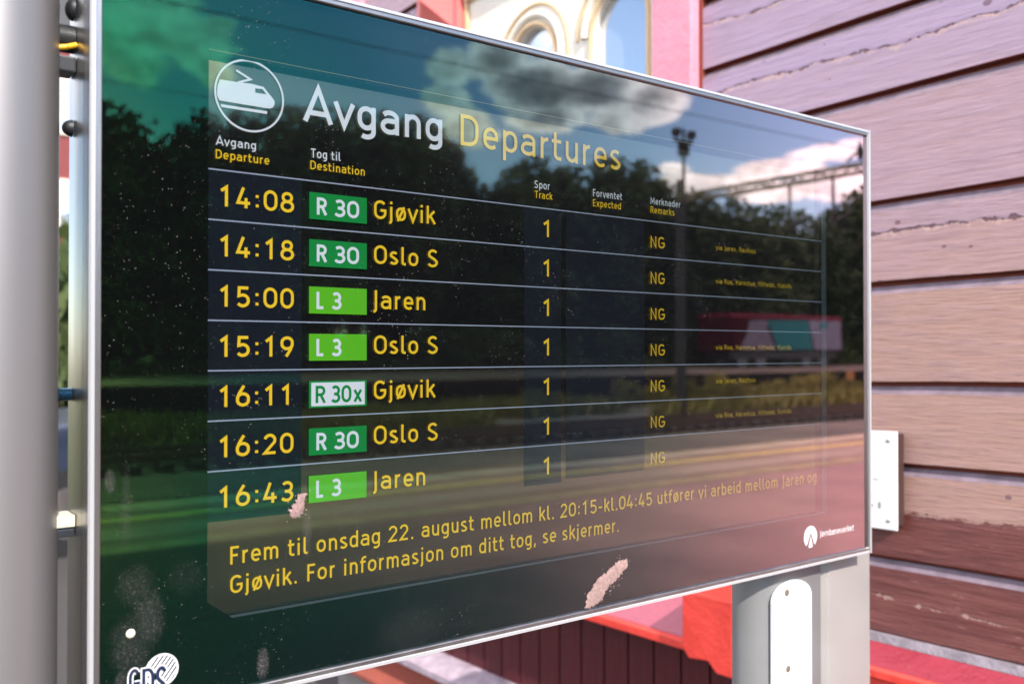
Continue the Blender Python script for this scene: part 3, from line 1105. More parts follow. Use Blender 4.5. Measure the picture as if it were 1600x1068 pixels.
def wpart(mb, name, mat, bevel=0, smooth=False):
    o = mb.build(name, mat, None, bevel=bevel, smooth=smooth)
    o.parent = win
    o.matrix_parent_inverse = Matrix.Identity(4)
    return o


coral = material('coral_gloss', (.74, .17, .155), .35, var=.1, vscale=14, bump=.2, bscale=60)
wpart(WMB().box(XW - .030, XW + .1, WY1 - .25, WY1 - .002, WBOT, WTOP - .24), 'casing_side', coral, .004)
wpart(WMB().box(XW - .032, XW + .1, WY0 + .001, WY1 - .252, WTOP - .129, WTOP), 'casing_head', coral, .004)
wpart(WMB().box(XW - .042, XW - .0325, WY0 + .02, WY1 - .255, WTOP - .126, WTOP - .085), 'head_moulding', red_paint, .003)
bc = (WY1 - .125, WTOP - .12)
wpart(WMB().box(XW - .045, XW + .1, WY1 - .25, WY1, WTOP - .239, WTOP + .01), 'corner_block', coral, .004)
wpart(WMB().add([(XW - .0455, bc[0] - .10, bc[1] - .105), (XW - .0455, bc[0] + .10, bc[1] - .105), (XW - .0455, bc[0] + .10, bc[1] + .105), (XW - .0455, bc[0] - .10, bc[1] + .105),
                 (XW - .11, bc[0], bc[1])], [(0, 1, 4), (1, 2, 4), (2, 3, 4), (3, 0, 4)]), 'pyramid_boss', coral)
# cream frame sheet with two arched openings
CY0, CY1, CZ0, CZ1 = WY0 + .129, WY1 - .251, WBOT, WTOP - .131
LIGHTS = [(.985, .098), (1.352, .098)]
AZ = 2.37                      # springing height


def arch(cy, r, zs, n=18):
    return [(cy + r * math.cos(math.pi * i / n), zs + r * math.sin(math.pi * i / n)) for i in range(n + 1)]


fx = XW - .012
mbf = WMB()
zb = 1.02
edges = [CY0] + [v for (c, r) in LIGHTS for v in (c - r, c + r)] + [CY1]
for a, b in zip(edges[0::2], edges[1::2]):
    mbf.add([(fx, a, CZ0), (fx, b, CZ0), (fx, b, CZ1), (fx, a, CZ1)], [(0, 1, 2, 3)])
for (c, r) in LIGHTS:
    ar = arch(c, r, AZ)
    for (p0, p1) in zip(ar, ar[1:]):
        mbf.add([(fx, p0[0], p0[1]), (fx, p1[0], p1[1]), (fx, p1[0], CZ1), (fx, p0[0], CZ1)], [(0, 1, 2, 3)])
        mbf.add([(fx, p0[0], p0[1]), (fx, p1[0], p1[1]), (fx + .024, p1[0], p1[1]), (fx + .024, p0[0], p0[1])], [(0, 1, 2, 3)])
    for s in (-1, 1):
        mbf.add([(fx, c + s * r, zb), (fx, c + s * r, AZ), (fx + .024, c + s * r, AZ), (fx + .024, c + s * r, zb)], [(0, 1, 2, 3)])
    mbf.add([(fx, c - r, CZ0), (fx, c + r, CZ0), (fx, c + r, zb), (fx, c - r, zb)], [(0, 1, 2, 3)])
mbf.add([(fx + .03, CY0, CZ0), (fx + .03, CY1, CZ0), (fx + .03, CY1, zb), (fx + .03, CY0, zb)], [(0, 1, 2, 3)])
wpart(mbf, 'arched_frame', cream)
for (c, r) in LIGHTS:
    for (dr, wd, ex, mt) in ((.010, .014, .010, cream_edge), (.036, .022, .016, cream), (.066, .010, .010, cream_edge)):
        mbr = WMB()
        pts = [(c + (r + dr), 1.02)] + [(c + (r + dr) * math.cos(math.pi * i / 20), AZ + (r + dr) * math.sin(math.pi * i / 20)) for i in range(21)] + [(c - (r + dr), 1.02)]
        if c < 1.1 and dr > .03:
            pts = pts[1:]
        for (a, b) in zip(pts, pts[1:]):
            mbr.tube((fx - .001, a[0], a[1]), (fx - .001, b[0], b[1]), wd * .55, n=8, cap=False)
        wpart(mbr, 'arch_moulding', mt, smooth=True)
    wpart(WMB().prism([(c - r, 1.02), (c + r, 1.02)] + arch(c, r, AZ), 'x', fx + .020, fx + .0235), 'pane', M_wglass)
wpart(WMB().box(fx - .014, fx - .001, CY0 + .002, CY1 - .002, CZ1 - .022, CZ1 - .004).box(fx - .012, fx - .001, CY1 - .022, CY1 - .004, CZ0, CZ1 - .023), 'frame_moulding', cream_edge, .003)

# sill, belt course, bracket block, vertical boards, plinth
SL0 = .675
WMB().prism([(XW + .01, 1.0), (XW - .075, .845), (XW - .075, .832), (XW + .01, .832)], 'y', SL0, WY1 + .06).build('window_sill', material('sill_pink', (.40, .10, .14), .35, var=.1, vscale=9, bump=.2, bscale=50), bld, bevel=.002)
WMB().prism([(XW - .0755, .843), (XW - .088, .838), (XW - .088, .820), (XW - .070, .812), (XW + .01, .812), (XW + .01, .831), (XW - .0755, .831)], 'y', SL0, WY1 + .062).build('sill_lip', red_paint, bld, bevel=.002)
blk = WMB().prism([(.53, .965), (.674, .965), (.674, .835), (.655, .815), (.60, .822), (.575, .80), (.53, .80)], 'x', XW - .115, XW + .01)
blk.build('bracket_block', red_paint, bld, bevel=.004)
WMB().prism([(XW + .01, .940), (XW - .012, .940), (XW - .016, .925), (XW + .01, .925)], 'y', YB0 - .01, .529).build('flashing', material('lead_grey', (.26, .22, .25), .6, var=.3, vscale=30, bump=.4, bscale=80), bld)
WMB().prism([(XW + .01, .9245), (XW - .0165, .9245), (XW - .062, .893), (XW - .062, .885), (XW + .01, .885)], 'y', YB0 - .02, .529).build('belt_course', crimson, bld, bevel=.002)
WMB().prism([(XW - .0625, .892), (XW - .070, .886), (XW - .070, .872), (XW - .058, .866), (XW - .058, .80), (XW - .045, .79), (XW + .01, .79), (XW + .01, .8845), (XW - .0625, .8845)], 'y', YB0 - .02, .529).build('belt_moulding', red_paint, bld, bevel=.002)
yy = YB0
while yy < YB1 - .1:
    wv = .0915
    zt = .789 if yy < .5 else .799
    mb = WMB().prism([(yy + .003, .50), (yy + wv - .003, .50), (yy + wv - .003, zt), (yy + .003, zt)], 'x', XW - .004, XW + .022)
    mb.build('board', M_board, bld, bevel=.003)
    yy += wv
stone = material('plinth_stone', (.24, .21, .20), .9, var=.25, vscale=6, bump=.5, bscale=30)
WMB().prism([(XW + .02, .535), (XW - .02, .525), (XW - .085, .495), (XW - .085, .475), (XW + .02, .475)], 'y', YB0 - .03, YB1 + .02).build('plinth_cap', material('plinth_cap_grey', (.36, .28, .33), .6, var=.3, vscale=25, bump=.4, bscale=70), bld)
WMB().prism([(XW + .02, .474), (XW - .06, .474), (XW - .06, .40), (XW - .10, .375), (XW - .10, .36), (XW + .02, .36)], 'y', YB0 - .03, YB1 + .02).build('plinth_board', maroon_deep, bld, bevel=.003)
WMB().box(XW - .05, XW + .14, YB0 - .02, YB1 + .01, -.1, .359).build('plinth', stone, bld)

# white sign on the wall, on a dark box
sg = thing('wall_sign', 'small white enamel sign on a dark box on the pink planks beside the departure board', 'sign', (XW, .2, 1.1))
a = on_x(1401, 674, XW - .034); b = on_x(1401, 829, XW - .034)
zt, zb_ = a.z + SH * (a.y - .267), b.z + SH * (b.y - .267)
y0s = a.y
WMB().box(XW - .034, XW - .030, y0s, y0s + .24, zb_, zt).build('sign_plate', white_paint, sg, bevel=.0012)
WMB().box(XW - .0298, XW - .002, y0s + .004, y0s + .236, zb_ + .008, zt - .006).build('backing_box', brown_box, sg)
mk = WMB()
xs = XW - .0345
mk.box(xs, xs + .0003, y0s + .034, y0s + .039, zb_ + .040, zb_ + .052)
mk.box(xs, xs + .0003, y0s + .05, y0s + .2, zb_ + .042, zb_ + .046)
for i in range(9):
    mk.box(xs, xs + .0003, y0s + .038 + i * .018, y0s + .038 + i * .018 + .012, zb_ + .095, zb_ + .0965)
mk.build('printed_marks', mark_grey, sg)
for (yy, zz) in ((y0s + .018, zb_ + .018), (y0s + .018, zt - .018), (y0s + .222, zt - .018), (y0s + .222, zb_ + .018)):
    mb = WMB(); mb.dome((XW - .034, yy, zz), .0045, (-1, 0, 0), 10, 3, .4); mb.build('screw', material('screw_zinc', (.5, .5, .48), .35, .9), sg, smooth=True)

# ------------------------------------------------------------------ departure board
def dz(px, py, Y=0.0):
    q = on_y(px, py, Y)
    return (q.x, q.z)


GX0, GZt = dz(158, 60)[0], dz(1352, 213)[1]
GX1, GZb = dz(1352, 300)[0], dz(1350, 855)[1]
brd = thing('departure_board', 'black glass departures screen in a slim aluminium cabinet on two posts', 'departure board', (GX0, .05, 0))
LY = 0.012                                    # lcd plane behind the glass
SX0, SX1 = dz(325, 500, .004)[0], dz(1291, 500, .004)[0]
SZt = dz(326, 83, .004)[1]
SZb = dz(325, 971, .004)[1]
# glass pane
MB().add([(GX0, 0, GZb), (GX1, 0, GZb), (GX1, 0, GZt), (GX0, 0, GZt)], [(0, 1, 2, 3)]).build('glass_pane', M_glass, brd)
# black print on the back of the glass, with the screen window cut out (one corner chamfered)
cx_, cz_ = dz(363, 971, .004)[0], dz(325, 940, .004)[1]
bz = MB()
Y1 = .004
P_ = lambda x_, z_: (x_, Y1, z_)
bz.add([P_(GX0, GZb), P_(GX1, GZb), P_(GX1, SZb), P_(cx_, SZb), P_(SX0, cz_), P_(GX0, cz_)], [(0, 1, 2, 3, 4, 5)])
bz.add([P_(GX0, cz_), P_(SX0, cz_), P_(SX0, SZt), P_(GX0, SZt)], [(0, 1, 2, 3)])
bz.add([P_(SX1, SZb), P_(GX1, SZb), P_(GX1, SZt), P_(SX1, SZt)], [(0, 1, 2, 3)])
bz.add([P_(GX0, SZt), P_(GX1, SZt), P_(GX1, GZt), P_(GX0, GZt)], [(0, 1, 2, 3)])
bz.build('printed_surround', print_black, brd)
# thin pale line round the window opening
ol = MB()
t_ = .0005
ol.box(SX0, SX1, .0032, .0038, SZt + .0030, SZt + .0030 + t_)
ol.build('window_outline', material('outline_gold', (.07, .065, .025), .5), brd)
ol = MB().box(SX1, SX1 + .0009, .0042, LY, SZb, SZt).box(cx_, SX1, .0042, LY, SZb - .0012, SZb)
ol.build('screen_gasket', material('gasket_blue', (.022, .032, .042), .4), brd)
MB().add([(SX0 - .01, LY + .0016, SZb - .01), (SX1 + .01, LY + .0016, SZb - .01), (SX1 + .01, LY + .0016, SZt + .01), (SX0 - .01, LY + .0016, SZt + .01)], [(0, 1, 2, 3)]).build('lcd_panel', M_lcd, brd)

# --- frame: four aluminium bars (mitre free), each a rounded lip
FW = dz(158, 500)[0] - dz(139, 500)[0]
fy0, fy1 = -.004, .016


def bar_profile(sign):
    return [(0, .0), (0, fy0 + .001), (.001, fy0), (FW * .45, fy0), (FW * .62, fy0 - .0012), (FW * .92, fy0 - .0005), (FW, fy0 + .003), (FW, fy1), (0, fy1)]


def bar(vert, at, sgn, a0, a1, wd):
    prof = [(0, .001), (0, fy0 + .001), (.0008, fy0), (wd * .50, fy0), (wd * .56, fy0 - .0014), (wd * .88, fy0 - .0014), (wd, fy0 + .0015), (wd, fy1), (0.0001, fy1)]
    mats = [alu, alu_bright]
    mb = MB()
    n = len(prof)
    vs = []
    for t in (a0, a1):
        for (o_, y_) in prof:
            c = at + sgn * o_
            vs.append((c, y_, t) if vert else (t, y_, c))
    fs = [(i, (i + 1) % n, n + (i + 1) % n, n + i) for i in range(n)]
    mb.add(vs, fs + [tuple(range(n)), tuple(range(n, 2 * n))])
    mb.mi = [1 if i in (3, 4, 5) else 0 for i in range(n)] + [0, 0]
    return mb.build('frame_bar', mats, brd)


FH = .0085
bar(True, GX0, -1, GZb - FH, GZt + FH, FW)
bar(True, GX1, 1, GZb - FH, GZt + FH, .006)
bar(False, GZt, 1, GX0, GX1, FH)
bar(False, GZb, -1, GX0, GX1, FH)
CX0 = GX0 - FW
# cabinet shell behind the frame
CD = .072
MB().box(CX0 + .0005, GX1 + .0055, fy1 + .0003, CD, GZb - FH + .0005, GZt + FH - .0005).build('cabinet', alu_side, brd, bevel=.003)
MB().box(CX0 + .02, GX1 - .01, CD + .0003, CD + .02, GZb + .03, GZt - .03).build('rear_cover', alu, brd, bevel=.004)

# --- left pole and its fixings
PYC = .055
pr = .045
q = on_y(91, 500, PYC - .01)
pcx = q.x - pr * 1.0 + .0015
MB().tube((pcx, PYC, 0), (pcx, PYC, 3.1), pr, n=64).build('left_pole', alu_pole, brd, smooth=True)
MB().tube((pcx, PYC, 3.1), (pcx, PYC, 3.125), pr + .003, n=48).build('pole_cap', black_rubber, brd, smooth=True)
MB().tube((pcx, PYC, 0.004), (pcx, PYC, .02), .11, n=48).build('pole_foot', alu_pole, brd, smooth=True)


def lz(py):
    return on_y(98, py, PYC).z


PX1 = pcx + pr - .004
cl = MB().tube((PX1 - .01, PYC, lz(60)), (CX0, PYC, lz(60)), .0115, n=20)
cl.build('cable_gland', black_rubber, brd, smooth=True)
mb = MB(); mb.dome((CX0 - .0005, PYC - .003, lz(14)), .0095, (-1, 0, 0), 20, 6, .7); mb.build('gland_cap', black_rubber, brd, smooth=True)
MB().path([(PX1 - .01, PYC - .012, lz(88)), ((PX1 + CX0) / 2, PYC - .014, lz(80)), (CX0, PYC - .013, lz(74))], .0024, 10).build('yellow_wire', yellow_ins, brd, smooth=True)
MB().path([(PX1 - .01, PYC + .004, lz(86)), (CX0, PYC + .006, lz(63))], .0022, 10).build('blue_wire', material('blue_insulation', (.02, .08, .35), .4), brd, smooth=True)
MB().box(PX1 - .012, CX0, PYC - .012, PYC + .012, lz(116), lz(92)).build('upper_bracket', material('black_bracket', (.03, .03, .034), .4), brd, bevel=.0015)
mb = MB(); mb.dome((CX0 - .0005, PYC, lz(199)), .0072, (-1, 0, 0), 24, 6, 1.1); mb.build('plug', black_rubber, brd, smooth=True)
rod = MB()
x_ = PX1 - .01
while x_ < CX0:
    rod.tube((x_, PYC, lz(616)), (x_ + .0009, PYC, lz(616)), .0046, .0058, 14)
    rod.tube((x_ + .0009, PYC, lz(616)), (x_ + .0018, PYC, lz(616)), .0058, .0046, 14)
    x_ += .0018
rod.build('threaded_rod', material('blued_steel', (.10, .22, .32), .3, .9), brd, smooth=True)
MB().box(PX1 - .012, CX0, PYC - .016, PYC + .012, lz(819), lz(801)).build('lower_bracket', material('bracket_cream', (.55, .52, .42), .5), brd, bevel=.001)
MB().box(PX1 - .012, CX0, PYC - .014, PYC + .012, lz(835), lz(822)).build('lower_clamp', dark_steel, brd, bevel=.001)

# --- right post: rounded tube with a flange behind the cabinet
RY = .022
px0 = on_y(1151, 1000, RY + .04)[0]
px1 = on_y(1290, 1000, RY)[0]
px2 = on_y(1364, 700, RY + .0)[0]
prof = []
r_ = .04
for i in range(9):
    t = math.pi + math.pi / 2 * i / 8
    prof.append((px0 + r_ + r_ * math.cos(t), RY + r_ + r_ * math.sin(t)))
prof += [(px1 - .012, RY), (px1 - .006, RY + .004), (px1 - .006, RY + .07), (px0 + .03, RY + .07), (px0 + .008, RY + .055)]
MB().prism(prof, 'z', 0, GZb - FH - .0004).build('post', post_mat, brd, smooth=True)
ztop = on_y(1363, 236, RY).z
MB().prism([(px1 - .0055, RY + .012), (px1 + .004, RY + .003), (px1 + .010, RY + .006), (px1 + .014, RY + .002), (px2 - .010, RY + .002), (px2 - .001, RY + .006), (px2, RY + .014), (px2, RY + .05), (px1 - .0055, RY + .05)], 'z', 0, GZb - FH - .0004).prism([(GX1 + .0062, RY + .002), (px2 - .010, RY + .002), (px2 - .001, RY + .006), (px2, RY + .014), (px2, RY + .05), (GX1 + .0062, RY + .05)], 'z', GZb - FH - .0004, ztop).build('post_flange', post_light, brd, smooth=True)
# white oblong cover plate
ox0, ox1 = on_y(1203, 980, RY)[0], on_y(1263, 980, RY)[0]
oz1 = on_y(1232, 905, RY).z
rr = (ox1 - ox0) / 2 * .98
pl = [((ox0 + ox1) / 2 + (ox1 - ox0) / 2 * math.cos(math.pi * i / 16), oz1 - rr * .62 + rr * .62 * math.sin(math.pi * i / 16)) for i in range(17)]
# square the ends off a little
pl = [((ox0 + ox1) / 2 + (x_ - (ox0 + ox1) / 2), z_) for x_, z_ in pl]
pl += [(ox0, .75), (ox0 + .01, .73), (ox1 - .01, .73), (ox1, .75)]
MB().prism(pl, 'y', RY - .006, RY - .0003).build('cover_plate', white_paint, brd, bevel=.0015)
for (hx_, hy_) in ((1229, 925), (1231, 1044)):
    c = on_y(hx_, hy_, RY - .006)
    MB().tube((c.x, RY - .0072, c.z), (c.x, RY - .0058, c.z), .0048, n=14).build('screw', material('plate_screw', (.30, .26, .20), .4, .6), brd, smooth=True)

# ------------------------------------------------------------------ lettering: a monoline face drawn stroke by stroke
def A(cx, cy, rx, ry, a0, a1, n=12):
    return [(cx + rx * math.cos(R(a0 + (a1 - a0) * i / n)), cy + ry * math.sin(R(a0 + (a1 - a0) * i / n))) for i in range(n + 1)]


def stad(cx, rx, y0, y1, ry):      # closed oval with straight sides
    return A(cx, y1 - ry, rx, ry, 0, 180, 12) + A(cx, y0 + ry, rx, ry, 180, 360, 12) + [(cx + rx, y1 - ry)]


b_, t1, xh = .065, .935, .665
bowl = lambda cx, rx: stad(cx, rx, b_, xh, .235)
G = {
    '0': (.60, [stad(.30, .225, b_, t1, .30)]),
    '1': (.60, [[(.12, .745), (.325, .93), (.325, 0)]]),
    '2': (.60, [A(.295, .69, .205, .245, 165, -25, 14) + [(.09, b_), (.53, b_)]]),
    '3': (.60, [A(.29, .715, .19, .22, 145, -90, 12), A(.28, .28, .22, .225, 90, -150, 14), [(.20, .502), (.30, .502)]]),
    '4': (.60, [[(.30, 1.0), (.075, .25), (.56, .25)], [(.40, .50), (.40, 0)]]),
    '5': (.60, [[(.50, t1), (.14, t1), (.125, .545)] + A(.28, .325, .225, .265, 115, -145, 14)]),
    '6': (.60, [stad(.30, .22, b_, .61, .235), [(.085, .36), (.10, .48), (.16, .65), (.25, .83), (.34, 1.0)]]),
    '8': (.60, [stad(.30, .18, .53, t1, .19), stad(.30, .225, b_, .53, .215)]),
    '9': (.60, [stad(.30, .22, .39, t1, .235), [(.515, .64), (.50, .52), (.44, .35), (.35, .17), (.26, 0)]]),
    ':': (.30, [[(.15, .10), (.15, .24)], [(.15, .56), (.15, .70)]]),
    '.': (.26, [[(.13, 0), (.13, .14)]]),
    ',': (.26, [[(.14, .12), (.09, -.16)]]),
    '-': (.40, [[(.06, .38), (.34, .38)]]),
    ' ': (.28, []),
    'A': (.68, [[(.03, 0), (.34, 1.0), (.65, 0)], [(.14, .27), (.54, .27)]]),
    'D': (.66, [[(.13, b_), (.13, t1), (.30, t1)] + A(.32, .64, .25, .295, 90, 0, 8) + A(.32, .36, .25, .295, 0, -90, 8) + [(.13, b_), (.13, .2)]]),
    'E': (.54, [[(.48, t1), (.13, t1), (.13, b_), (.48, b_)], [(.13, .51), (.43, .51)]]),
    'F': (.52, [[(.48, t1), (.13, t1), (.13, 0)], [(.13, .50), (.43, .50)]]),
    'G': (.66, [A(.34, .66, .24, .275, 35, 180, 10) + A(.34, .34, .24, .275, 180, 360, 12) + [(.58, .47), (.35, .47)]]),
    'H': (.66, [[(.13, 0), (.13, 1)], [(.53, 0), (.53, 1)], [(.13, .51), (.53, .51)]]),
    'J': (.36, [[(.22, 1.0), (.22, .02)] + A(.06, .0, .16, .17, 0, -70, 6)]),
    'K': (.60, [[(.13, 0), (.13, 1)], [(.55, 1), (.17, .46)], [(.27, .58), (.58, 0)]]),
    'L': (.50, [[(.13, 1), (.13, b_), (.46, b_)]]),
    'M': (.80, [[(.12, 0), (.12, .98), (.40, .30), (.68, .98), (.68, 0)]]),
    'N': (.68, [[(.13, 0), (.13, .96), (.55, .04), (.55, 1)]]),
    'O': (.68, [stad(.34, .25, b_, t1, .30)]),
    'R': (.62, [[(.13, 0), (.13, t1), (.33, t1)] + A(.33, .71, .20, .225, 90, -90, 10) + [(.13, .485)], [(.34, .48), (.56, 0)]]),
    'S': (.60, [A(.31, .715, .20, .22, 30, 200, 12) + [(.20, .57), (.41, .43)] + A(.29, .285, .22, .22, 40, -155, 12)[2:]]),
    'T': (.56, [[(.02, t1), (.54, t1)], [(.28, .87), (.28, 0)]]),
    'a': (.56, [A(.27, .50, .19, .165, 150, 0, 8) + [(.46, 0)], [(.46, .41), (.27, .41)] + A(.25, .24, .17, .175, 95, 270, 10) + [(.34, .07), (.46, .15)]]),
    'b': (.56, [[(.12, 1), (.12, 0)], bowl(.30, .18)]),
    'c': (.48, [A(.30, xh - .235, .19, .235, 40, 180, 8) + A(.30, b_ + .235, .19, .235, 180, 320, 8)]),
    'd': (.56, [[(.45, 1), (.45, 0)], bowl(.27, .18)]),
    'e': (.54, [[(.10, .36), (.46, .36), (.46, .44)] + A(.28, .43, .18, .235, 0, 180, 10) + A(.29, .30, .19, .235, 180, 315, 8)]),
    'f': (.36, [[(.14, 0), (.14, .78)] + A(.29, .78, .15, .155, 180, 90, 6) + [(.36, .935)], [(.02, .655), (.33, .655)]]),
    'g': (.56, [stad(.27, .18, .08, xh, .235), [(.45, .73), (.45, -.03)] + A(.27, -.03, .18, .165, 0, -130, 10)]),
    'i': (.25, [[(.125, 0), (.125, .72)], [(.125, .86), (.125, 1.0)]]),
    'j': (.27, [[(.14, .72), (.14, -.04)] + A(.0, -.04, .14, .14, 0, -70, 5), [(.14, .86), (.14, 1.0)]]),
    'k': (.52, [[(.12, 0), (.12, 1)], [(.46, .72), (.16, .34)], [(.25, .44), (.49, 0)]]),
    'l': (.31, [[(.12, 1), (.12, .17)] + A(.22, .17, .10, .105, 180, 270, 5) + [(.28, .065)]]),
    'm': (.84, [[(.12, 0), (.12, .72)], A(.27, .47, .15, .195, 175, 0, 8) + [(.42, 0)], A(.57, .47, .15, .195, 175, 0, 8) + [(.72, 0)]]),
    'n': (.56, [[(.12, 0), (.12, .72)], A(.285, .45, .165, .215, 175, 0, 9) + [(.45, 0)]]),
    'o': (.56, [stad(.28, .19, b_, xh, .235)]),
    'ø': (.56, [stad(.28, .19, b_, xh, .235), [(.12, -.03), (.44, .76)]]),
    'å': (.56, [A(.27, .50, .19, .165, 150, 0, 8) + [(.46, 0)], [(.46, .41), (.27, .41)] + A(.25, .24, .17, .175, 95, 270, 10) + [(.34, .07), (.46, .15)], A(.27, .90, .08, .08, 0, 360, 10)]),
    'p': (.56, [[(.12, .72), (.12, -.27)], bowl(.30, .18)]),
    'r': (.38, [[(.12, 0), (.12, .72)], A(.31, .44, .19, .225, 170, 85, 6)]),
    's': (.48, [A(.25, .525, .15, .14, 35, 200, 8) + [(.18, .42), (.30, .33)] + A(.235, .21, .165, .145, 45, -150, 10)[2:]]),
    't': (.38, [[(.14, .95), (.14, .20)] + A(.27, .20, .13, .135, 180, 270, 6) + [(.35, .065)], [(.02, .655), (.34, .655)]]),
    'u': (.56, [[(.12, .72), (.12, .28)] + A(.285, .28, .165, .215, 180, 355, 9), [(.45, .72), (.45, 0)]]),
    'v': (.50, [[(.03, .72), (.25, .03), (.47, .72)]]),
    'x': (.50, [[(.05, .72), (.45, 0)], [(.45, .72), (.05, 0)]]),
}


def stroke(pts, wdt):
    """outline quads of a polyline with mitred joins"""
    closed = (Vector(pts[0]) - Vector(pts[-1])).length < 1e-4
    P = [Vector(p) for p in pts]
    Q = [P[0]]
    for p in P[1:]:
        if (p - Q[-1]).length > 1e-4:
            Q.append(p)
    if closed:
        Q = Q[:-1] if (Q[0] - Q[-1]).length < 1e-4 else Q
    n = len(Q)
    L, Rr = [], []
    for i in range(n):
        if closed:
            a, c = Q[i - 1], Q[(i + 1) % n]
        else:
            a, c = Q[max(i - 1, 0)], Q[min(i + 1, n - 1)]
        d1 = (Q[i] - a).normalized() if (Q[i] - a).length > 0 else (c - Q[i]).normalized()
        d2 = (c - Q[i]).normalized() if (c - Q[i]).length > 0 else d1
        nn_ = Vector((-(d1 + d2).y, (d1 + d2).x))
        if nn_.length < 1e-6:
            nn_ = Vector((-d1.y, d1.x))
        nn_.normalize()
        kq = 1 / max(.42, nn_.dot(Vector((-d1.y, d1.x))))
        L.append(Q[i] + nn_ * wdt / 2 * kq); Rr.append(Q[i] - nn_ * wdt / 2 * kq)
    fs = []
    m = n if closed else n - 1
    for i in range(m):
        j = (i + 1) % n
        fs.append((i, j, n + j, n + i))
    return [tuple(v) for v in L + Rr], fs


def text_mesh(txt, x0, x1, zb, cap, Y, weight=.135, sp=.06, nodes=None):
    """letters from x0 to x1 on baseline zb with capital height cap, on plane Y"""
    cur = 0; items = []
    for i, ch in enumerate(txt):
        wd, st = G[ch]
        for s in st:
            items.append((cur, s))
        cur += wd + sp
    pts = [p[0] + c for c, s in items for p in s]
    lo, hi = min(pts) - weight / 2, max(pts) + weight / 2
    sx = (x1 - x0) / (hi - lo)
    mb = MB()
    for k, (c, s) in enumerate(items):
        # keep the stroke even although the set width is squeezed
        vs, fs = stroke([((p[0] + c - lo) * sx / cap, p[1]) for p in s], weight)
        yy = Y - .00004 * (k % 4)
        mb.add([(x0 + v[0] * cap, yy, zb + v[1] * cap) for v in vs], fs)
    return mb


def text_px(name, txt, xl, xr, base, top, mat, Y=None, parent=None, weight=.135, sp=.06, label=None):
    Y = LY if Y is None else Y
    a = on_y(xl, base, Y); c = on_y(xl, top, Y); b = on_y(xr, base, Y)
    return text_mesh(txt, a.x, b.x, a.z, c.z - a.z, Y, weight, sp).build(name, mat, parent or brd, label=label)


def quad_px(name, pts, mat, Y, parent=None):
    q = [on_y(px, py, Y) for px, py in pts]
    return MB().add([tuple(v) for v in q], [tuple(range(len(q)))]).build(name, mat, parent or brd)


def rect(name, x0, x1, z0, z1, mat, Y, parent=None):
    return MB().add([(x0, Y, z0), (x1, Y, z0), (x1, Y, z1), (x0, Y, z1)], [(0, 1, 2, 3)]).build(name, mat, parent or brd)


# rows in world height: the separators
xs0 = on_y(325, 500, LY).x
xs1 = on_y(1284, 500, LY).x
zsep = [on_y(325, 263 + 79 * k, LY).z for k in range(7)]
rowH = zsep[0] - zsep[1]
# shaded columns
X = lambda px: on_y(px, 500, LY).x
zc_top = zsep[0] - .0006
for (pa_, pb_, zbm) in ((325, 472, zsep[6] - rowH), (820, 878, zsep[6] - rowH * .98), (885, 1008, zsep[6] - rowH * .9)):
    rect('column_band', X(pa_), X(pb_), zbm, zc_top, e_navy, LY + .0012)
for zz in zsep:
    rect('separator_line', xs0, xs1, zz - .00055, zz + .00055, e_line, LY + .0007)

# title, icon, column headings
text_px('title_text', 'Avgang', 472, 692, 188, 134.5, e_white, weight=.15, sp=.05)
text_px('title_text', 'Departures', 719, 970, 226.5, 177.5, e_yellow, weight=.12, sp=.05)
for (tn, te, xl, xr, xr2, b1, t1_, b2, t2_) in (
        ('Avgang', 'Departure', 337, 400, 421, 225.8, 212, 247, 233), ('Tog til', 'Destination', 485, 533, 570, 245.5, 231.5, 264, 250.5),
        ('Spor', 'Track', 835, 859.5, 863.5, 293.5, 281.5, 309, 297.5), ('Forventet', 'Expected', 926.5, 972.5, 970, 306.5, 295.2, 322, 311), ('Merknader', 'Remarks', 1016.5, 1063.5, 1054, 318.5, 308, 332.5, 322)):
    text_px('heading_text', tn, xl, xr, b1, t1_, e_white, weight=.125, sp=.07)
    text_px('heading_text', te, xl, xr2, b2, t2_, e_yellow, weight=.12, sp=.07)
# pictogram
c = on_y(390.5, 150, LY)
rx_ = (on_y(443.5, 150, LY).x - on_y(337.5, 150, LY).x) / 2
mbi = MB()
ring = [(c.x + rx_ * math.cos(2 * math.pi * i / 72), c.z + rx_ * math.sin(2 * math.pi * i / 72)) for i in range(73)]
vs, fs = stroke([((a[0]) * 1, a[1]) for a in ring], .0017)
mbi.add([(v[0], LY, v[1]) for v in vs], fs)
ic = lambda pts: [tuple(on_y(px, py, LY)) for px, py in pts]
body = [(343.5, 124.2), (372, 128.6), (392, 131), (411.9, 136), (418, 144), (426, 153.5), (428.8, 158), (429, 163), (427, 167.5), (422, 169.8), (414, 168.8), (380, 163.2), (342.8, 157), (339.6, 150), (339, 143), (340, 134)]
wnd = [(398.8, 138.3), (410, 139.4), (416.6, 147.8), (398.8, 145)]
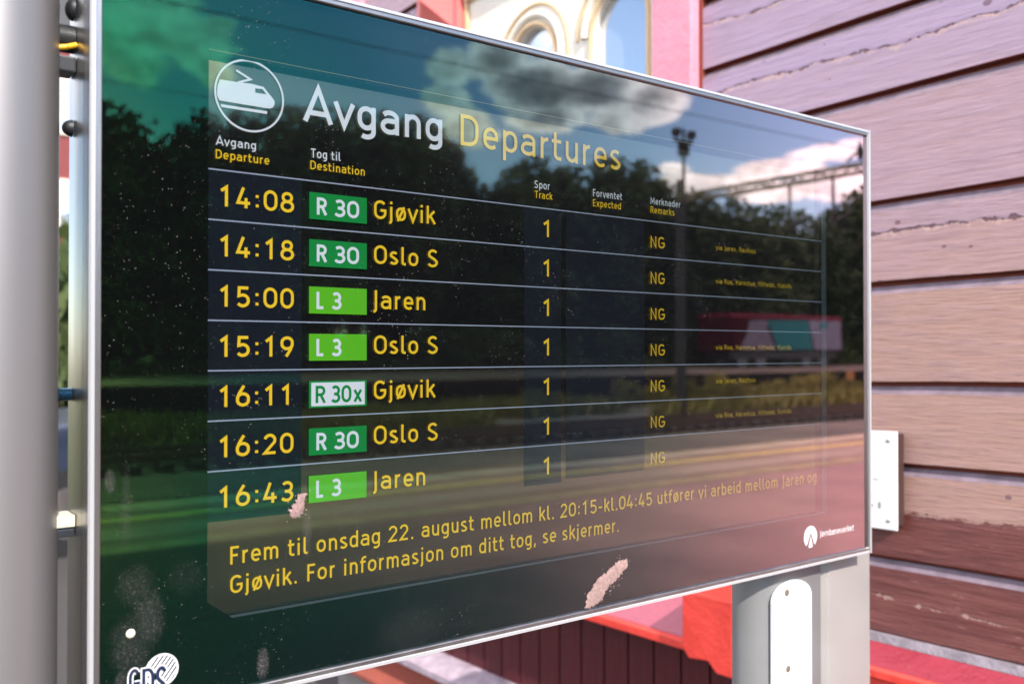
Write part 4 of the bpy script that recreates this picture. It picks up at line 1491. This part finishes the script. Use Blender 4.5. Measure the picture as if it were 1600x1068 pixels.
# body built round the cab window
b2 = [body[0], body[1], body[2], (398.8, 132.6), wnd[0], wnd[3], (398.8, 166.2), body[11], body[12], body[13], body[14], body[15]]
mbi.add(ic(b2), [tuple(range(len(b2)))])
mbi.add(ic([(398.8, 132.6), (411.9, 136), (410, 139.4), (398.8, 138.3)]), [(0, 1, 2, 3)])
mbi.add(ic([(411.9, 136), (418, 144), (416.6, 147.8), (410, 139.4)]), [(0, 1, 2, 3)])
mbi.add(ic([(398.8, 145), (416.6, 147.8), (418, 144), (426, 153.5), (428.8, 158), (429, 163), (427, 167.5), (422, 169.8), (414, 168.8), (398.8, 166.2)]), [tuple(range(10))])
mbi.add(ic([(344.5, 162.8), (417.6, 174), (417.4, 178.4), (346, 167.2)]), [(0, 1, 2, 3)])
vs, fs = stroke([(on_y(*q_, LY).x, on_y(*q_, LY).z) for q_ in ((369.2, 110), (391.5, 124.2), (372, 129))], .0019)
mbi.add([(v[0], LY, v[1]) for v in vs], fs)
mbi.build('train_pictogram', e_white, brd)

TIMES = ['14:08', '14:18', '15:00', '15:19', '16:11', '16:20', '16:43']
ROUTE = ['R30', 'R30', 'L3', 'L3', 'R30x', 'R30', 'L3']
DEST = ['Gjøvik', 'Oslo S', 'Jaren', 'Oslo S', 'Gjøvik', 'Oslo S', 'Jaren']
VIA = ['via Jaren, Raufoss', 'via Roa, Harestua, Nittedal, Kjelsås', None, 'via Roa, Harestua, Nittedal, Kjelsås', 'via Jaren, Raufoss', 'via Roa, Harestua, Nittedal, Kjelsås', None]
VIAB = [390, 442.6, 0, 546, 598.7, 652.5, 0]
bT, cT = on_y(343, 321.5, LY).z, on_y(343, 289.0, LY).z - on_y(343, 321.5, LY).z
bR_t, bR_b = on_y(483, 299.5, LY).z, on_y(483, 341.5, LY).z
bD, cD = on_y(584, 341.0, LY).z, on_y(584, 385.6, LY).z - on_y(584, 414.6, LY).z
bK, cK = on_y(848, 369.5, LY).z, on_y(848, 343.5, LY).z - on_y(848, 369.5, LY).z
bN, cN = on_y(1016, 386.4, LY).z, on_y(1016, 368.4, LY).z - on_y(1016, 386.4, LY).z
for k in range(7):
    o = -rowH * k
    tk = TIMES[k]
    x1_ = 459.5 if not tk.endswith('1') else 452
    text_mesh(tk, X(342), X(x1_), bT + o, cT, LY, .148, .10).build('time_text', e_yellow, brd)
    rt = ROUTE[k]
    m_ = e_lime if rt == 'L3' else e_green
    bx0, bx1 = X(483), X(573)
    bg_ = rect('route_badge', bx0, bx1, bR_b + o, bR_t + o, m_, LY)
    hh = bR_t - bR_b
    cz0, ch_ = bR_b + o + hh * .18, hh * .63
    tx = e_white
    if rt == 'R30x':
        rr_ = rect('badge_field', bx0 + .0022, bx1 - .0022, bR_b + o + .0016, bR_t + o - .0016, e_white, LY - .0003, brd)
        rr_.parent = bg_; rr_.matrix_parent_inverse = Matrix.Identity(4); 
        tx = e_green
    for (s_, a_, b__) in (([('R', 494, 511), ('30', 520.5, 561)] if rt == 'R30' else [('L', 494, 507), ('3', 517, 533.5)] if rt == 'L3' else [('R', 492.5, 509.5), ('30', 516.5, 549), ('x', 551.5, 566)])):
        t__ = text_mesh(s_, X(a_), X(b__), cz0, ch_, LY - .0006, .175, .04).build('route_text', tx, brd)
        t__.parent = bg_; t__.matrix_parent_inverse = Matrix.Identity(4)
    dst = DEST[k]
    text_mesh(dst, X(584 if dst[0] != 'J' else 581.5), X({'Gjøvik': 681.5, 'Oslo S': 684.5, 'Jaren': 665}[dst]), bD + o, cD, LY, .14, .07).build('destination_text', e_yellow, brd)
    text_mesh('1', X(847.5), X(858.5), bK + o, cK, LY, .15).build('track_text', e_yellow, brd)
    text_mesh('NG', X(1016.5), X(1039), bN + o, cN, LY, .12, .05).build('remark_text', e_yellow, brd)
    if VIA[k]:
        text_px('via_text', VIA[k], 1118.5, 1181 if 'Raufoss' in VIA[k] else 1237, VIAB[k], VIAB[k] - 7.6, e_yellow, weight=.105, sp=.05)
text_px('message_text', 'Frem til onsdag 22. august mellom kl. 20:15-kl.04:45 utfører vi arbeid mellom Jaren og', 359.5, 1276, 881.5, 853.5, e_yellow, weight=.13, sp=.065)
text_px('message_text', 'Gjøvik. For informasjon om ditt tog, se skjermer.', 359.5, 967, 927, 899, e_yellow, weight=.13, sp=.065)

# --- printed emblems on the glass border
PYG = .0028


def print_poly(mb, pts, Y):
    mb.add([tuple(on_y(px, py, Y)) for px, py in pts], [tuple(range(len(pts)))])


c = on_y(1266.5, 838, PYG)
r_ = on_y(1266.5, 821, PYG).z - c.z
lg = MB()
ang0, ang1 = 233, 307
ap = (c.x + .001, c.z + r_ * .42)
disc = [(c.x + r_ * math.cos(R(a_)), c.z + r_ * math.sin(R(a_))) for a_ in [ang1 + (ang0 + 360 - ang1) * i / 40 for i in range(41)]]
# crescent with a notch
inner = [(ap[0], ap[1])]
lg.add([(p_[0], PYG, p_[1]) for p_ in disc + inner], [tuple(range(42))])
wedge = [(c.x + .96 * r_ * math.cos(R(a_)), c.z + r_ * math.sin(R(a_))) for a_ in (250, 262, 278, 290)]
lg.add([(p_[0], PYG, p_[1]) for p_ in wedge + [(ap[0], ap[1] - r_ * .36)]], [tuple(range(5))])
lg.build('operator_emblem', print_white, brd)
text_px('operator_name', 'Jernbaneverket', 1281, 1334.5, 838.5, 828.5, print_white, Y=PYG, weight=.14, sp=.04)

# maker's emblem: striped globe and outlined letters
gc = on_y(253, 1046, PYG)
gr = gc.z - on_y(253, 1070.5, PYG).z
mg = MB()
for i in range(8):
    d_ = -.80 + i * .235
    hw = math.sqrt(max(0.02, 1 - d_ * d_))
    ca, sa = math.cos(R(52)), math.sin(R(52))
    pts_ = []
    for s_ in (-1, 1):
        pts_.append((gc.x + gr * (ca * hw * s_ - sa * d_), gc.z + gr * (sa * hw * s_ + ca * d_)))
    vs, fs = stroke(pts_, .0018)
    mg.add([(v[0], PYG, v[1]) for v in vs], fs)
vs, fs = stroke([(gc.x + gr * math.cos(2 * math.pi * i / 48), gc.z + gr * math.sin(2 * math.pi * i / 48)) for i in range(49)], .0014)
mg.add([(v[0], PYG + .0001, v[1]) for v in vs], fs)
mg.build('maker_globe', print_white, brd)
G['GDS1'] = (.66, G['G'][1])
for (mat_, wt_, yy) in ((print_white, .50, PYG - .0003), (print_blue, .27, PYG - .0006)):
    mbq = MB()
    for (ch, a_, b__, up) in (('G', 201, 218, 0), ('D', 221, 241, 2), ('S', 243, 262, 9)):
        p0 = on_y(a_ + 2, 1090, yy); p1 = on_y(b__ - 2, 1090, yy)
        cap_ = on_y(a_, 1047 - up * .5, yy).z - on_y(a_, 1092, yy).z
        wd_, st_ = G[ch]
        for kk_, s_ in enumerate(st_):
            vs, fs = stroke([((p_[0] - .08) / .5 * (p1.x - p0.x) / cap_, p_[1]) for p_ in s_], wt_ * .42)
            mbq.add([(p0.x + v[0] * cap_, yy, p0.z + v[1] * cap_) for v in vs], fs)
    mbq.build('maker_letters', mat_, brd)

# ------------------------------------------------------------------ droppings and grit stuck on the glass
drop_m = material('dried_dropping', (.50, .315, .285), .85, var=.3, vscale=260, bump=.7, bscale=900)


def dropping(pts, label, seed, th=.0011, frag=0):
    rd_ = random.Random(seed)
    q = [on_y(px, py, -.0004) for px, py in pts]
    loop = []
    for a_, b__ in zip(q, q[1:] + q[:1]):
        for i in range(16):
            t = i / 16
            p_ = a_.lerp(b__, t)
            loop.append((p_.x + rd_.gauss(0, 1) * .0009, p_.z + rd_.gauss(0, 1) * .0009))
    cx0 = sum(p_[0] for p_ in loop) / len(loop); cz0 = sum(p_[1] for p_ in loop) / len(loop)
    mb = MB()
    n = len(loop)
    # skeleton: centre line between opposite points keeps a long slim shape
    vs = [(p_[0], -.0003, p_[1]) for p_ in loop]
    half = n // 2
    mid = []
    for i in range(n):
        o_ = loop[(n - i) % n]
        mx_, mz_ = (loop[i][0] + o_[0]) / 2, (loop[i][1] + o_[1]) / 2
        mid.append((loop[i][0] * .45 + mx_ * .55, -.0003 - th * rd_.uniform(.6, 1.1), loop[i][1] * .45 + mz_ * .55))
    vs += mid
    fs = [(i, (i + 1) % n, n + (i + 1) % n, n + i) for i in range(n)]
    for i in range(1, half):
        fs.append((n + i, n + i + 1, n + (n - i - 1) % n, n + (n - i) % n))
    mb.add(vs, fs)
    for i in range(frag):
        a_ = rd_.choice(loop)
        fx_, fz_ = a_[0] + rd_.gauss(0, .003), a_[1] + rd_.gauss(0, .004)
        r__ = rd_.uniform(.00015, .0008)
        mb.add([(fx_ + r__ * math.cos(j * 1.257 + i), -.0005, fz_ + r__ * math.sin(j * 1.257 + i)) for j in range(5)], [(0, 1, 2, 3, 4)])
    o = mb.build('bird_dropping', drop_m, None)
    return tag(o, label, 'bird dropping')


dropping([(915, 950), (918, 928), (934, 904), (948, 893), (966, 876), (980, 874), (977, 889), (962, 906), (952, 914), (940, 936), (928, 947)],
         'long pale pink bird dropping smeared on the glass near the bottom edge', 1, frag=110)
dropping([(454, 805), (455, 795), (463, 785), (466, 774), (474, 770), (478, 771), (474, 783), (474, 796), (468, 804), (461, 808)],
         'small pale dropping on the glass just right of the time 16:43', 2, frag=50)
grit_m = material('pale_grit', (.75, .72, .70), .7)
mb = MB(); p = on_y(204, 989, 0)
mb.dome((p.x, -.0003, p.z), .0037, (0, -1, 0), 18, 5, .5)
o = mb.build('paint_drop', material('cream_drop', (.72, .66, .52), .45), None, smooth=True)
tag(o, 'round cream drop stuck on the lower left glass above the striped globe emblem', 'paint drop')

# ------------------------------------------------------------------ yard behind the board (slivers beside the pole)
M_hw = material('outbuilding_red', (.20, .035, .035), .7, var=.2, vscale=2)
M_cr = material('outbuilding_cream', (.70, .64, .52), .6)
dirn = lambda px, D: CAM + ray(px, 548) * (D / ray(px, 548).y)
c = dirn(101, 24)
hs = thing('red_outbuilding', 'tall red timber house with cream corner boards behind the departure board', 'building', (c.x, c.y, 0))
MB().box(c.x - 4, c.x + .9, c.y, c.y + 6, -.1, 8.9).build('wall', M_hw, hs)
MB().prism([(c.x - 4.4, 8.91), (c.x + 1.3, 8.91), (c.x - 1.5, 11.2)], 'y', c.y - .4, c.y + 6.4).build('roof', MATS['roof_slate'], hs)
for xx in (c.x - 4.06, c.x + .72):
    MB().box(xx, xx + .24, c.y - .04, c.y - .001, 0, 8.9).build('corner_board', M_cr, hs)
for zz in (1.2, 4.2, 6.6):
    for xx in (c.x - 3.1, c.x - 1.25, c.x - .25):
        ww = .72 if xx > c.x - .5 else 1.0
        f_ = MB().box(xx, xx + ww, c.y - .06, c.y - .001, zz, zz + 1.35).build('window', M_cr, hs)
        g_ = MB().box(xx + .12, xx + ww - .12, c.y - .075, c.y - .061, zz + .12, zz + 1.23).build('pane', M_wglass, hs)
        g_.parent = f_; g_.matrix_parent_inverse = Matrix.Identity(4)
sheet('lawn', -30, 1.3, 9, 60, .012, M_grass)
for i in range(7):
    c = dirn(60 + i * 60, 44)
    tree('yard_tree', c.x - 4, c.y, 0, 8 + (i * 5 % 4), i % 4, i, 1.2, ('leafy tree furthest left at the back of the yard', 'leafy tree just left of the red house in the yard', 'leafy tree right behind the red house in the yard', 'leafy tree just right of the red house roof',
         'tall leafy tree in the middle of the yard behind the board', 'leafy tree right of the middle of the yard behind the board', 'leafy tree furthest right in the yard, nearest the station wall')[i], 'trees at the back of the yard')
for i, D in enumerate((12, 15.5, 19)):
    c = dirn(97, D)
    o = bpy.data.objects.new('hedge_bush', BUSH); COL.objects.link(o)
    o.location = (c.x + (-.6, .7, -.4)[i], c.y, 0); o.scale = (.8 + .5 * i,) * 3; o.rotation_euler = (0, 0, i * 2)
    tag(o, ('low green garden bush nearest the parked car', 'middle-sized green bush between the low bush and the red house', 'big green bush close in front of the red house')[i], 'bush', 'garden bushes in the yard')

# parked car
c = dirn(99, 7.4)
car = thing('parked_car', 'dark blue estate car parked in the yard behind the departure board', 'car', (c.x - 1.2, c.y, .005))
carp = material('car_paint_blue', (.035, .05, .085), .25, .4)
carg = material('car_glass', (.02, .025, .03), .06)
cx0, cy0 = c.x - .8, c.y
side = [(0, .35), (0.05, .75), (.55, .92), (1.35, 1.0), (2.0, 1.42), (3.7, 1.46), (4.25, 1.05), (4.35, .8), (4.35, .35)]
vs = []
for yy, ins in ((0, 0), (.12, 1), (1.6, 1), (1.72, 0)):
    for (x_, z_) in side:
        top_in = .0 if z_ < 1.02 else .16 * (z_ - 1.02) / .4
        vs.append((cx0 + x_, cy0 + (yy + top_in if yy < .9 else yy - top_in), z_ + (.02 if ins and z_ > .9 else 0)))
n = len(side)
mb = MB()
fs = [(j * n + i, j * n + (i + 1) % n, (j + 1) * n + (i + 1) % n, (j + 1) * n + i) for j in range(3) for i in range(n)]
fs += [tuple(range(n)), tuple(range(3 * n, 4 * n))]
mb.add(vs, fs)
mb.build('body', carp, car, smooth=False, bevel=.02)
for yy in (-.004, 1.712):
    ti = .03 if yy < 0 else -.03
    MB().prism([(cx0 + 1.55, 1.04), (cx0 + 2.08, 1.36), (cx0 + 2.75, 1.38), (cx0 + 2.75, 1.04)], 'y', cy0 + yy, cy0 + yy + .012 + abs(ti)).build('side_window', carg, car)
    MB().prism([(cx0 + 2.82, 1.04), (cx0 + 2.82, 1.38), (cx0 + 3.62, 1.38), (cx0 + 3.95, 1.06)], 'y', cy0 + yy, cy0 + yy + .012 + abs(ti)).build('side_window', carg, car)
for wx in (.85, 3.5):
    for yy in (-.02, 1.54):
        wo_ = MB().tube((cx0 + wx, cy0 + yy, .32), (cx0 + wx, cy0 + yy + .2, .32), .32, n=28).build('wheel', black_rubber, car, smooth=True)
        ri = MB().tube((cx0 + wx, cy0 + yy - .006, .32), (cx0 + wx, cy0 + yy + .206, .32), .19, n=20).build('rim', alu, car, smooth=True)
        ri.parent = wo_; ri.matrix_parent_inverse = Matrix.Identity(4)
for yy in (.12, 1.35):
    MB().box(cx0 - .01, cx0 + .12, cy0 + yy, cy0 + yy + .25, .66, .80).build('headlight', print_white, car, bevel=.02)
